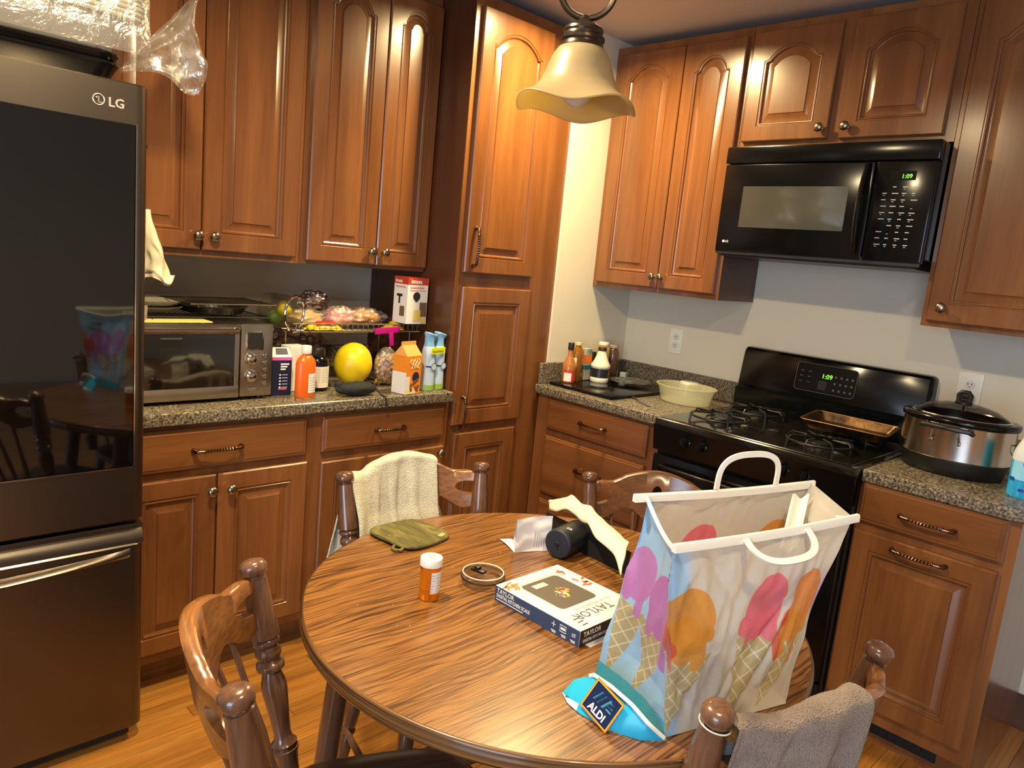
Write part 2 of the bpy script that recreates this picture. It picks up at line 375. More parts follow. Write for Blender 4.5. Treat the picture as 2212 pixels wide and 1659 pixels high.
def cabinet(name, label, cat, loc, rz, w, h, d, fronts, toe=0, frame=True, side=None):
    """local frame: x along the face, front of the carcass at y=0, doors proud towards -y, z from the cabinet's foot"""
    t = thing(name, label, cat, loc, rz)
    b = MB(); b.box(0, w, .004, d, toe, h)
    if toe: b.box(0.0, w, .07, d-.001, 0, toe)
    b.build('carcass', side or CABZ, t, smooth=False)
    # face frame pieces: stiles and rails a little proud
    b = MB(); xs = sorted(set([round(f[1], 4) for f in fronts]+[round(f[2], 4) for f in fronts])); 
    b.box(0, w, 0, .004, toe, h); b.build('face_frame', CABZ, t, smooth=False)
    for f in fronts:
        kind, x0, x1, z0, z1, o = f
        if kind == 'door': dm = door_mesh(x1-x0, z1-z0, rise=o.get('rise', 0), m=o.get('m', .055)); p = dm.build('door', CABZ, t, ang=25, loc=(x0, -.02, z0))
        elif kind == 'drawer': p = slab_mesh(x1-x0, z1-z0).build('drawer', CABX, t, ang=25, loc=(x0, -.02, z0))
        if 'knob' in o: knob(p, o['knob'][0]-x0, o['knob'][1]-z0)
        if 'pull' in o: pull(p, o['pull'][0]-x0, o['pull'][1]-z0, o.get('ln', .135), o.get('vert', False))
    return t
RB = -PI/2     # cabinets on the right wall
# --- back wall base cabinets (front of doors y=-.42)
def D(x0, x1, z0, z1, **o): return ('door', x0, x1, z0, z1, o)
def W_(x0, x1, z0, z1, **o): return ('drawer', x0, x1, z0, z1, o)
cabinet('base_cabinet', 'brown base cabinet with wide drawer and two doors right beside the fridge', 'cabinet', (-2.376, -.40, 0), 0, .631, .874, .60,
    [W_(.004, .594, .727, .856, pull=(.282, .787), ln=.15), D(.004, .283, .137, .70, knob=(.264, .65)), D(.289, .601, .137, .70, knob=(.327, .648))], toe=.1)
cabinet('base_cabinet', 'brown base cabinet with narrower drawer and one door beside the tall pantry', 'cabinet', (-1.745, -.40, 0), 0, .60, .874, .60,
    [W_(.026, .575, .727, .856, pull=(.308, .79), ln=.125), D(.026, .58, .137, .69, knob=(.557, .665))], toe=.1)
# pantry
cabinet('pantry_cabinet', 'tall narrow brown pantry cabinet with three stacked doors reaching the ceiling', 'cabinet', (-1.143, -.38, 0), 0, .583, 2.43, .585,
    [D(.028, .418, 1.39, 2.385, rise=.06, m=.06, pull=(.068, 1.492), ln=.15, vert=True), D(.03, .418, .762, 1.333, m=.06, pull=(.072, .82), ln=.125, vert=True),
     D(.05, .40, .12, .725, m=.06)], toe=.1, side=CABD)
# back wall uppers (door front y=-.20)
cabinet('upper_cabinet', 'tall brown upper cabinet with two doors above the toaster oven', 'cabinet', (-2.376, -.18, 1.372), 0, .661, 1.06, .385,
    [D(.004, .303, .021, 1.02, rise=.055, knob=(.288, .068)), D(.308, .641, .021, 1.02, rise=.055, knob=(.341, .068))])
cabinet('upper_cabinet', 'tall brown upper cabinet with two doors above the yellow melon', 'cabinet', (-1.713, -.18, 1.372), 0, .565, 1.06, .385,
    [D(.02, .313, .015, 1.02, rise=.055, knob=(.288, .065)), D(.318, .562, .015, 1.02, rise=.055, knob=(.347, .065), m=.048)])
# right wall uppers
cabinet('upper_cabinet', 'brown upper cabinet with two arched doors left of the microwave', 'cabinet', (-.305, -.394, 1.372), RB, .666, 1.06, .30,
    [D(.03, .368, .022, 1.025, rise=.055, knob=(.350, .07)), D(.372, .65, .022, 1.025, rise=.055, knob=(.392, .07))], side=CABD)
cabinet('upper_cabinet', 'short brown cabinet with two arched doors directly over the microwave', 'cabinet', (-.305, -1.062, 1.972), RB, .77, .46, .30,
    [D(.012, .352, .025, .43, rise=.05, knob=(.327, .062)), D(.395, .737, .022, .43, rise=.05, knob=(.42, .062))])
cabinet('upper_cabinet', 'brown upper cabinet with a single door right of the microwave', 'cabinet', (-.305, -1.834, 1.372), RB, .456, 1.06, .30,
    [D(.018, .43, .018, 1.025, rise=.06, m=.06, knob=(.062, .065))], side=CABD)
# right wall bases (door front x=-.63)
cabinet('drawer_cabinet', 'brown base cabinet of three drawers between pantry and stove', 'cabinet', (-.61, -.402, 0), RB, .668, .874, .60,
    [W_(.078, .62, .73, .86, pull=(.347, .797)), W_(.078, .62, .43, .695, pull=(.35, .585)), W_(.078, .62, .14, .40, pull=(.35, .29))], toe=.1)
c = cabinet('base_cabinet', 'reddish brown base cabinet with drawer and pull-out door right of the stove', 'cabinet', (-.61, -1.842, 0), RB, .44, .874, .60,
    [W_(.012, .408, .745, .872, pull=(.21, .80), ln=.15), D(.008, .41, .15, .715, pull=(.205, .688), ln=.15)], toe=.1)
b = MB().box(.10, .34, .066, .0695, .03, .085); 
for k in range(9): b.box(.108+k*.0255, .112+k*.0255+.006, .062, .067, .034, .081)
b.build('vent', BLKM, c, smooth=False)
# worktops
def worktop(name, label, x0, x1, y0, y1):
    t = thing(name, label, 'countertop', ((x0+x1)/2, (y0+y1)/2, .874))
    cx, cy = (x0+x1)/2, (y0+y1)/2
    MB().box(x0-cx, x1-cx, y0-cy, y1-cy, 0, .040, .007, 3).build('slab', GRAN, t)
    return t, cx, cy
t, cx, cy = worktop('countertop', 'grey speckled countertop under the toaster oven and melon', -2.376, -1.146, -.435, .205)
MB().box(-2.376-cx, -1.146-cx, .187-cy, .205-cy, .040, .14, .003, 1).build('backsplash', GRAN, t)
t, cx, cy = worktop('countertop', 'grey speckled countertop holding sauce bottles left of the stove', -.635, -.003, -1.074, -.395)
MB().box(-.62-cx, -.02-cx, -.412-cy, -.395-cy, .040, .137, .003, 1).build('backsplash', GRAN, t)
MB().box(-.02-cx, -.003-cx, -1.074-cy, -.395-cy, .040, .137, .003, 1).build('backsplash', GRAN, t)
t, cx, cy = worktop('countertop', 'grey speckled countertop under the slow cooker', -.635, -.003, -2.305, -1.846)
MB().box(-.02-cx, -.003-cx, -2.305-cy, -1.846-cy, .040, .137, .003, 1).build('backsplash', GRAN, t)

# ================================================================ FRIDGE
def fridge():
    t = thing('refrigerator', 'large dark stainless refrigerator with black glass door panel at left edge', 'refrigerator', (-2.84, -.23, 0))
    X0, X1 = -.455, .470; F = -.38   # local, face at y=-.61 world
    BODY = mat('fridge side grey', '#2c2a29', .45)
    MB().box(X0+.01, .452, F+.075, .42, .04, 1.76, .006, 1).build('cabinet_body', BODY, t)
    def rolled(z0, z1):
        b = MB(); xs = [(X0, .07), (X0, .010), (X0+.003, .003), (X0+.010, .0)]
        for k in range(9): a = k/8; xs.append((X1-.034+.034*math.sin(a*PI/2)*1.0, .030*(1-math.cos(a*PI/2))))
        xs.append((X1, .07)); n = len(xs); vs = []
        for z, i_ in ((z0, .004), (z0+.004, 0), (z1-.004, 0), (z1, .004)): vs += [(min(max(x, X0+i_), X1-i_), F+y+(i_ if y < .02 else 0), z) for x, y in xs]
        b.add(vs, [(j*n+k, j*n+(k+1) % n, (j+1)*n+(k+1) % n, (j+1)*n+k) for j in range(3) for k in range(n)]+[tuple(range(n-1, -1, -1)), tuple(3*n+k for k in range(n))]); return b
    rolled(.667, 1.797).build('upper_door', BLKSTEEL, t, ang=30)
    b = MB(); 
    b = rolled(.045, .60)
    b.box(X0, X1, F+.02, F+.07, .58, .652, .006, 2)
    fz = b.build('freezer_drawer', BLKSTEEL, t)
    # sloped lip above the pocket handle
    b = MB(); b.grid(lambda u, v: (X0+.004+u*(X1-X0-.008), F+.004+.03*v*v, .60+.05*v), 12, 8); b.build('lip', BLKSTEEL, fz)
    # bowed pocket handle
    b = MB()
    def hf(u, v):
        x = X0+.02+u*(X1-X0-.06); bow = math.sin(PI*min(1, max(0, u)))**.6; a = v*PI*1.0
        return (x, F-.002-.026*bow*math.sin(a)-.002*math.sin(a), .572-.045*bow*.4 - .026*(v) + .018)
    b.grid(hf, 40, 10); b.build('handle', BLKSTEEL, fz, fix=False)
    b = MB().box(X0+.02, X1-.034, F-.0025, F+.01, .822, 1.70, .002, 1); b.build('glass_panel', GLASSB, t)
    b = MB()
    for (x0, x1, z0, z1) in ((X0+.02, X1-.030, .818, .822), (X1-.034, X1-.031, .818, 1.70)): b.box(x0, x1, F-.004, F+.002, z0, z1)
    b.build('panel_trim', CHROME, t, smooth=False)
    for s in (-1, 1): MB().at(s*.36, F+.1, 0).cyl(.02, 0, .045, 12).build('foot', BLKM, t)
    MB().box(X0+.03, X1-.03, F+.03, F+.1, .012, .05).build('kick_plate', BLKM, t)
    # badge: ring with L shape and two letters
    BAD = mat('badge silver', '#c9c4bc', .3, .6)
    b = MB(); n = 28; cx, cz, r = .352, 1.744, .0125
    b.tube([(cx+r*math.cos(2*PI*k/n), F-.001, cz+r*math.sin(2*PI*k/n)) for k in range(n)], .0014, 6, closed=True)
    b.box(cx-.0008, cx+.0008, F-.002, F, cz-.006, cz+.007); b.box(cx-.0008, cx+.009, F-.002, F, cz-.007, cz-.0054); b.at(cx-.005, F-.002, cz+.004, PI/2).cyl(.002, 0, .002, 8); b.at()
    b.build('emblem', BAD, t)
    text('LG', .030, BAD, t, (.373, F-.0005, 1.733), FRONT, .0008, bold=.0006)
    MB().at(.470, F+.055, 1.66, 0, PI/2, 0).lathe([(.012, 0), (.012, .006), (.008, .01), (.0001, .011)], 16).build('hinge_button', BLKM, t)
fridge()

# ================================================================ MICROWAVE
def microwave():
    t = thing('microwave', 'black over-the-range microwave with green clock above the stove', 'microwave', (-.40, -1.069, 1.552), RB)
    w, h, d = .76, .413, .385
    MB().box(0, w, .03, d, .03, h, .004, 1).build('housing', BLKG, t)
    MB().box(0, w, -.002, .032, .350, h, .006, 2).build('top_grille', BLKG, t)
    MB().box(.002, .566, 0, .03, .018, .347, .006, 2).build('door', BLKG, t)
    b = MB(); b.box(.09, .49, -.0012, .002, .112, .265); b.build('window', mat('oven window', '#45443f', .12, 0, Coat_Weight=1.0), t, smooth=False)
    b = MB().box(.57, w-.002, 0, .03, .018, .347, .006, 2); b.build('control_panel', BLKG, t)
    b = MB(); pts = []
    for i in range(15): a = i/14; pts.append((.545, -.006-.032*math.sin(PI*a)**.7, .04+a*.30))
    b.tube(pts, .0095, 10); b.build('handle', BLKG, t)
    PR = mat('panel print', '#b9b7b0', .5); b = MB()
    rnd = random.Random(2)
    for r in range(10):
        z = .262-r*.021
        for k in range(4):
            if rnd.random() < .9: wd = .010+rnd.random()*.010; x = .603+k*.031-r*.0; b.box(x, x+wd, -.0006, .001, z, z+.003); 
            if rnd.random() < .5: b.box(.606+k*.031, .612+k*.031, -.0006, .001, z-.006, z-.004)
    b.build('key_legends', PR, t, smooth=False)['kind'] = 'stuff'
    MB().box(.62, .70, -.0004, .001, .285, .315).build('display', GLASSB, t, smooth=False)
    text('1:09', .020, LED, t, (.655, -.0008, .291), FRONT, .0002)
    text('LG', .012, mat('badge white', '#eeeeee', .4), t, (.043, -.0008, .052), FRONT, .0002)
    MB().at(.036, -.0004, .056, PI/2).cyl(.005, 0, .0006, 14).build('emblem', mat('badge white', '#eeeeee', .4), t)
    b = MB(); b.box(.02, w-.02, .02, d-.02, .0, .03); b.box(0.004, w-.004, .004, .012, .008, .03); b.build('underside', mat('filter metal', '#3c3c3e', .35, .6), t, smooth=False)
microwave()

# ================================================================ STOVE
def stove():
    t = thing('gas_stove', 'black freestanding gas stove with backguard clock between the worktops', 'stove', (-.655, -1.078, 0), RB)
    w, d = .764, .645
    MB().box(.003, w-.003, .02, d, .02, .885, .004, 1).build('body', BLKP, t)
    CT = mat('cooktop enamel', '#161512', .14, 0, Coat_Weight=.6)
    b = MB(); b.box(0, w, -.02, d-.06, .885, .918, .010, 3); b.build('cooktop', CT, t)
    b = MB(); b.box(.02, w-.02, -.012, -.004+d-.10, .918, .922, .002, 1); b.build('cooktop_rim', CT, t)
    # control fascia
    b = MB(); b.add([(0, -.022, .89), (w, -.022, .89), (w, -.006, .79), (0, -.006, .79), (0, .03, .89), (w, .03, .89), (w, .03, .79), (0, .03, .79)], [(0, 1, 2, 3), (4, 7, 6, 5), (0, 4, 5, 1), (3, 2, 6, 7), (0, 3, 7, 4), (1, 5, 6, 2)])
    b.build('control_fascia', BLKG, t, smooth=False)
    for x in (.145, .215, .382, .53, .602):
        if x == .382: continue
        b = MB().at(x, -.013, .848, PI/2-.16); b.lathe([(.021, 0), (.021, .004), (.017, .006), (.0155, .02), (.013, .023), (.0001, .0235)], 20)
        b.box(-.003, .003, -.0155, .0155, .018, .028, .001, 1); b.build('burner_knob', BLKG, t)
    b = MB(); b.box(.008, w-.008, -.012, .02, .175, .775, .008, 2); od = b.build('oven_door', BLKG, t)
    MB().box(.12, w-.12, -.0135, -.01, .30, .60, .001, 1).build('oven_window', GLASSB, od)
    b = MB(); b.tube([(.06, -.012, .735), (.065, -.045, .737), (.10, -.056, .738), (w/2, -.058, .738), (w-.10, -.056, .738), (w-.065, -.045, .737), (w-.06, -.012, .735)], .011, 10); b.build('oven_handle', BLKG, od)
    b = MB(); b.box(.008, w-.008, -.010, .02, .03, .168, .008, 2); dr = b.build('storage_drawer', BLKG, t)
    MB().box(w-.12, w-.06, -.014, -.009, .135, .142, .002, 1).build('drawer_badge', CHROME, dr)
    # backguard
    b = MB(); H = 1.182
    prof = [(d-.085, .918), (d-.085, 1.005), (d-.065, 1.02), (d-.045, H-.012), (d-.037, H-.002), (d-.028, H), (d-.002, H), (d-.002, .90), (d-.08, .90)]
    n = len(prof)
    def sec(x, ins): return [(x, y + ins, z - (ins if z > 1.1 else 0)) for y, z in prof]
    vs = []; 
    for x, ins in ((0, .012), (.006, .004), (.014, 0), (w-.014, 0), (w-.006, .004), (w, .012)): vs += sec(x, ins)
    fs = [(j*n+i, j*n+(i+1) % n, (j+1)*n+(i+1) % n, (j+1)*n+i) for j in range(5) for i in range(n)] + [tuple(range(n-1, -1, -1)), tuple(5*n+i for i in range(n))]
    b.add(vs, fs); b.build('backguard', BLKG, t, ang=30)
    # control overlay on the sloping guard face: slope from (d-.065,1.02) to (d-.045,H-.012)
    sl = math.atan2(.02, H-.012-1.02)
    ov = bpy.data.objects.new('clock_panel', None)
    b = MB().at(w/2, d-.0655, 1.03, -sl); b.box(-.125, .115, -.0025, .001, .018, .125, .001, 1); cp = b.build('clock_panel', mat('clock panel black', '#151515', .2), t)
    b = MB().at(w/2, d-.0655, 1.03, -sl); x0, x1, z0, z1 = -.127, .117, .015, .128; r = .014; pts = []
    for cx, cz, a0 in ((x1-r, z1-r, 0), (x0+r, z1-r, PI/2), (x0+r, z0+r, PI), (x1-r, z0+r, 3*PI/2)):
        for k in range(5): a = a0+k*PI/8; pts.append((cx+r*math.cos(a), -.003, cz+r*math.sin(a)))
    b.tube(pts, .0011, 5, closed=True); b.build('panel_outline', GREYP, t)
    b = MB().at(w/2, d-.0655, 1.03, -sl); rnd = random.Random(5)
    for k in range(6): b.box(-.11+(k % 2)*.032, -.098+(k % 2)*.032, -.0034, -.002, .05+(k//2)*.022, .053+(k//2)*.022)
    for k in range(6): b.box(-.03, .002+.002*rnd.random(), -.0034, -.002, .03+k*.006, .032+k*.006)
    for r_ in range(3):
        for k in range(4): b.at(w/2+.035+k*.022, d-.0655, 1.03, -sl); b.at(w/2+.035+k*.022, d-.069+(.035+r_*.028)*math.tan(sl), 1.065+r_*.026, PI/2-sl).cyl(.005, -.0005, .0006, 10)
    b.build('key_legends', mat('panel print grey', '#55534f', .5), t, smooth=False)['kind'] = 'stuff'
    text('1:09', .026, LED, t, (w/2-.022, d-.0694+.075*math.tan(sl), 1.03+.075), (PI/2-sl, 0, 0), .0002)
    # burner grates and caps
    IR = mat('grate iron', '#1a1a1a', .35, .2)
    for gx in (.19, .575):
        for gy in (.13, .42):
            b = MB().at(gx, gy, 0); b.lathe([(.052, .921), (.05, .928), (.034, .930), (.034, .938), (.03, .941), (.0001, .942)], 24); b.build('burner_cap', mat('burner cap', '#2a2826', .3, .5), t)
            b = MB().at(gx, gy, 0); R = .108; zt = .958
            b.tube([(R*math.cos(2*PI*k/32), R*math.sin(2*PI*k/32), .945) for k in range(32)], .0042, 6, closed=True)
            for k in range(4):
                a = PI/4+k*PI/2; c_, s_ = math.cos(a), math.sin(a)
                b.tube([(R*c_*1.05, R*s_*1.05, .921), (R*c_*1.02, R*s_*1.02, .950), (R*.9*c_, R*.9*s_, zt), (.03*c_, .03*s_, zt)], .0042, 6)
                a += PI/4; c_, s_ = math.cos(a), math.sin(a)
                b.tube([(R*c_, R*s_, .945), (R*.92*c_, R*.92*s_, zt), (.045*c_, .045*s_, zt)], .0038, 6)
            b.build('grate', IR, t)
stove()
# ================================================================ TABLE
def table():
    t = thing('dining_table', 'round oak-grain dining table with ridged brown edge in the foreground', 'table', (-1.892, -1.688, 0))
    R = .528
    # two half tops meeting in a seam along x
    for sgn in (1, -1):
        b = MB(); n = 48; pts = []
        for k in range(n+1):
            a = PI*k/n; pts.append((R*math.cos(a), sgn*(R*math.sin(a))))
        g = .0005; inner = [((R-.004)*math.cos(PI*k/n), sgn*max(g, (R-.004)*math.sin(PI*k/n))) for k in range(n+1)]
        if sgn < 0: inner.reverse()
        b.prism(inner, .722, .75); b.build('table_leaf', TABLEM, t, ang=30)
    b = MB(); prof = [(R-.006, .7495), (R-.002, .7500), (R+.001, .748), (R+.0025, .744), (R+.001, .7405), (R+.003, .737), (R+.0025, .731), (R+.001, .7285), (R+.002, .725), (R-.001, .719), (R-.008, .718)]
    b.lathe(prof, 128, cap=False); b.build('edge_band', EDGEM, t, ang=60)
    b = MB().cyl(.33, .66, .722, 48); b.build('apron', CHAIRM, t)
    for k, a in enumerate((45, 135, 228, 312)):
        a = math.radians(a); c_, s_ = math.cos(a), math.sin(a)
        b = MB(); P = [(.30, .72), (.39, .60), (.43, .5), (.46, .35), (.47, .2), (.48, .0)]
        P = [(.43, .725), (.44, .62), (.455, .5), (.475, .3), (.485, .15), (.50, .0)]
        b.tube([(r*c_, r*s_, z) for r, z in P], [.026, .027, .0265, .025, .022, .017], 16); b.build('leg', CHAIRM, t)
    MB().box(-.36, .36, -.03, .03, .69, .72).build('slide_rail', CHAIRM, t, smooth=False)
    return t
table()

# ================================================================ CHAIRS
POSTP = [(.019, 0), (.021, .06), (.023, .10), (.026, .115), (.026, .125), (.020, .135), (.025, .15), (.019, .165), (.016, .19), (.018, .26), (.024, .40), (.023, .44), (.016, .495), (.026, .505), (.0265, .52), (.026, .53), (.018, .545),
         (.024, .567), (.0245, .585), (.018, .610), (.025, .622), (.0255, .632), (.021, .645), (.0268, .655), (.0262, .70), (.0240, .80), (.0205, .912), (.0205, .922), (.0170, .926), (.0165, .932), (.0200, .936), (.0238, .945), (.0248, .960), (.0240, .978), (.0200, .991), (.0120, .998), (.0001, 1.0)]
LEGP = [(.012, 0), (.013, .06), (.017, .2), (.019, .28), (.014, .33), (.019, .345), (.019, .36), (.014, .375), (.018, .40), (.022, .52), (.020, .60), (.014, .66), (.021, .675), (.021, .69), (.015, .71), (.0195, .73), (.0205, .85), (.018, 1.0)]
def between(b, p0, p1, prof, n=20):
    p0, p1 = Vector(p0), Vector(p1); d = p1-p0; L_ = d.length; q = d.to_track_quat('Z', 'Y').to_matrix().to_4x4()
    b.T = Matrix.Translation(p0) @ q; b.lathe([(r, t*L_) for r, t in prof], n); b.T = Matrix(); return b
def lean(z): return -.165-.085*(z-.44)/.43
TOPX = .207; 
def railc(x):
    u = x/TOPX; return -.082*(1-u*u)
def rail_top(x):
    u = abs(x)/.19
    if u > .62: return .838+.004*math.sin((1-u)*16) + .010*max(0, (.85-u)/.23)*1.0
    if u > .52: return .846 + .010*((.62-u)/.10)
    return .856+.018*math.cos(u/.52*PI/2)
def rail_bot(x):
    u = abs(x)
    return .752-.016*math.exp(-((u-.155)/.030)**2)+.014*math.exp(-((u-.088)/.030)**2)-.042*math.exp(-(u/.040)**2)
def crest(parent):
    b = MB(); xs = [-.192+.384*i/96 for i in range(97)]; TH = .0125
    def hole(x):
        q = (abs(x)-.182)/.046; q2 = x/.017; return max(.020*math.sqrt(max(0, 1-q*q)), .034*math.sqrt(max(0, 1-q2*q2)))
    def pt(x, z, f): return (x, lean(z)+railc(x)+f*TH+(.0), z)
    for band in (0, 1):
        vs = []; fs = []
        for x in xs:
            zc = .795+.004*(abs(x) < .03); h = hole(x)
            lo, hi = (zc+h, rail_top(x)) if band == 0 else (rail_bot(x), zc-h)
            e = .004
            ring = [(x, lo, -1), (x, hi-e if band == 0 else hi, -1), (x, hi, -.5), (x, hi, .5), (x, hi-e if band == 0 else hi, 1), (x, lo, 1)]
            vs += [pt(*q) for q in ring]
        m = 6
        for i in range(len(xs)-1):
            for k in range(m): fs.append((i*m+k, i*m+(k+1) % m, (i+1)*m+(k+1) % m, (i+1)*m+k))
        fs += [tuple(range(m)), tuple((len(xs)-1)*m+k for k in range(m-1, -1, -1))]
        b.add(vs, fs)
    return b.build('crest_rail', RAILM, parent, ang=50)
def make_chair(label, loc, rz):
    t = thing('dining_chair', label, 'chair', loc, rz)
    # seat: rounded square with a slight saddle
    b = MB(); n = 56; loops = []
    for (s, z) in ((.86, .418), (.97, .42), (1.0, .432), (.985, .445), (.94, .450), (.80, .449), (.5, .444), (.2, .442), (.001, .442)):
        lp = []
        for k in range(n):
            a = 2*PI*k/n; c_, s_ = math.cos(a), math.sin(a); r = (abs(c_)**3.6+abs(s_)**3.6)**(-1/3.6)
            w = .205 + .012*s_; lp.append((w*r*c_*s, .205*r*s_*s, z))
        loops.append(lp)
    vs = [p for l in loops for p in l]; fs = [(j*n+i, j*n+(i+1) % n, (j+1)*n+(i+1) % n, (j+1)*n+i) for j in range(len(loops)-1) for i in range(n)]+[tuple(range(n-1, -1, -1))]
    b.add(vs, fs); b.build('seat', SEATM, t, ang=50)
    for s in (-1, 1):
        between(MB(), (s*.178, -.165, .44), (s*TOPX, lean(.87), .87), POSTP, 24).build('back_post', CHAIRM, t, ang=50)
        for f in (-1, 1):
            between(MB(), (s*(.205 if f > 0 else .19), f*.20, 0), (s*.15, f*.145, .425), LEGP, 16).build('leg', CHAIRM, t, ang=50)
    crest(t)
    for k in range(5):
        x = (k-2)*.052; z1 = rail_bot(x*1.25)+.004
        xx = x*1.25
        between(MB(), (x, -.172, .44), (xx, lean(z1)+railc(xx), z1), [(.0055, 0), (.0065, .3), (.0085, .45), (.0065, .6), (.0055, 1)], 10).build('spindle', CHAIRM, t)
    for s in (-1, 1):
        a = .195; between(MB(), (s*.187, -.183, .16), (s*.196, .183, .16), [(.007, 0), (.012, .5), (.007, 1)], 12).build('stretcher', CHAIRM, t)
    between(MB(), (-.19, 0, .16), (.19, 0, .16), [(.007, 0), (.012, .5), (.007, 1)], 12).build('stretcher', CHAIRM, t)
    for z_ in (.24,):
        between(MB(), (-.175, .168, z_), (.175, .168, z_), [(.007, 0), (.011, .5), (.007, 1)], 12).build('stretcher', CHAIRM, t)
    return t
def chair_at(p1, p2, target=(-1.892, -1.688), back=0.0):
    """from the two post tops (z .87): seat centre on the floor and rotation"""
    m = ((p1[0]+p2[0])/2, (p1[1]+p2[1])/2); d = Vector((p2[0]-p1[0], p2[1]-p1[1])).normalized(); n = Vector((-d.y, d.x))
    if n.dot(Vector(target)-Vector(m)) < 0: n = -n
    return (m[0]+n.x*(.25-back), m[1]+n.y*(.25-back), 0), math.atan2(-n.x, n.y)
CH = {'left': ((-2.452, -1.418), (-2.654, -1.794)), 'back': ((-2.022, -1.028), (-1.606, -1.128)), 'stove': ((-1.375, -1.36), (-1.13, -1.66)), 'front': ((-2.138, -2.198), (-1.712, -2.280))}
la, ra = chair_at(*CH['left']); make_chair('brown wooden chair with bare curved crest rail in front of the fridge', la, ra)
lb, rb = chair_at(*CH['back']); make_chair('brown wooden chair carrying the cream towel at the far side of the table', lb, rb)
lc, rc = chair_at(*CH['stove']); make_chair('brown wooden chair pushed in towards the stove, half hidden by the shopping bag', lc, rc)
ld, rd = chair_at(*CH['front'], back=.015); make_chair('brown wooden chair carrying the taupe towel at the lower right', ld, rd)
def towel(name, label, loc, rz, x0, x1, zf, zb, m, seed, amp=.010, flare=.0):
    """terry towel over the crest rail: front fall (towards the table), fold over the top, back fall"""
    t = thing(name, label, 'towel', (loc[0], loc[1], .9), rz); nu, nv = 90, 120; th = .0035
    def fn(u, v, off=0.0):
        x = x0+(x1-x0)*u
        zt = rail_top(max(-.188, min(.188, x)))+.005
        Lf, Lb = zt-zf, zt-zb; R_ = .0185; arc = PI*R_; tot = Lf+arc+Lb; s = v*tot
        xx = x
        if s < Lf: z = zf+s; y = R_; d = Lf-s; side = 1
        elif s < Lf+arc: a = (s-Lf)/R_; z = zt+R_*math.sin(a)*.6; y = R_*math.cos(a); d = 0; side = math.cos(a)
        else: d = s-Lf-arc; z = zt-d; y = -R_; side = -1
        yb = lean(min(z, .86))+railc(max(-.19, min(.19, x))) if z > .70 else lean(.70)+railc(x)+ (0.70-z)*.02
        if side > 0 and z < .74: yb = max(yb, (lean(.74)+railc(max(-.19, min(.19, x))))*(1-min(1, (.74-z)/.30))-.160*min(1, (.74-z)/.30))
        fold = amp*(.35+min(1, d/.12))*(math.sin(x*95+seed+1.5*nz((x*4, d*3, seed)))*.55+nz((x*14, d*4, seed+side*3))*.9)
        if abs(side) == 1: xx += (flare*d*(u-.5)*2 if side < 0 else -.03*max(0, u-.5)*min(1, d/.1)) + .01*nz((x*5, d*5, seed+9))
        y2 = yb+y*(1+off)+side*(max(fold, -.004)+.004)
        return (xx, y2, z-.9 + (.004*nz((x*30, seed, 2))))
    b = MB(); b.grid(lambda u, v: fn(u, v), nu, nv); b.build('cloth', m, t, fix=False, ang=80)
    o = t.children[0]; sol = o.modifiers.new('thick', 'SOLIDIFY'); sol.thickness = th; sol.offset = 1
    return t
towel('dish_towel', 'cream terry towel draped over the far chair between fridge and table', lb, rb, -.085, .190, .60, .47, TERRYW, 3, .013, .22)
towel('dish_towel', 'taupe terry towel draped over the chair at the lower right', ld, rd, -.198, .004, .52, .50, TERRYB, 8, .013, .06)
# elastic band on the front chair's left post
e = thing('elastic_band', 'thin white elastic band looped around the post of the lower right chair', 'elastic band', (ld[0], ld[1], .84), rd)
b = MB(); q = Vector((-TOPX+.0022, lean(.838), .838-.84)); b.T = Matrix.Translation(q) @ Matrix.Rotation(.22, 4, 'X')
b.tube([(.0232*math.cos(2*PI*k/32), .0232*math.sin(2*PI*k/32), .001*math.sin(4*PI*k/32)) for k in range(32)], .0013, 6, closed=True); b.T = Matrix(); b.build('band', WHITE, e)

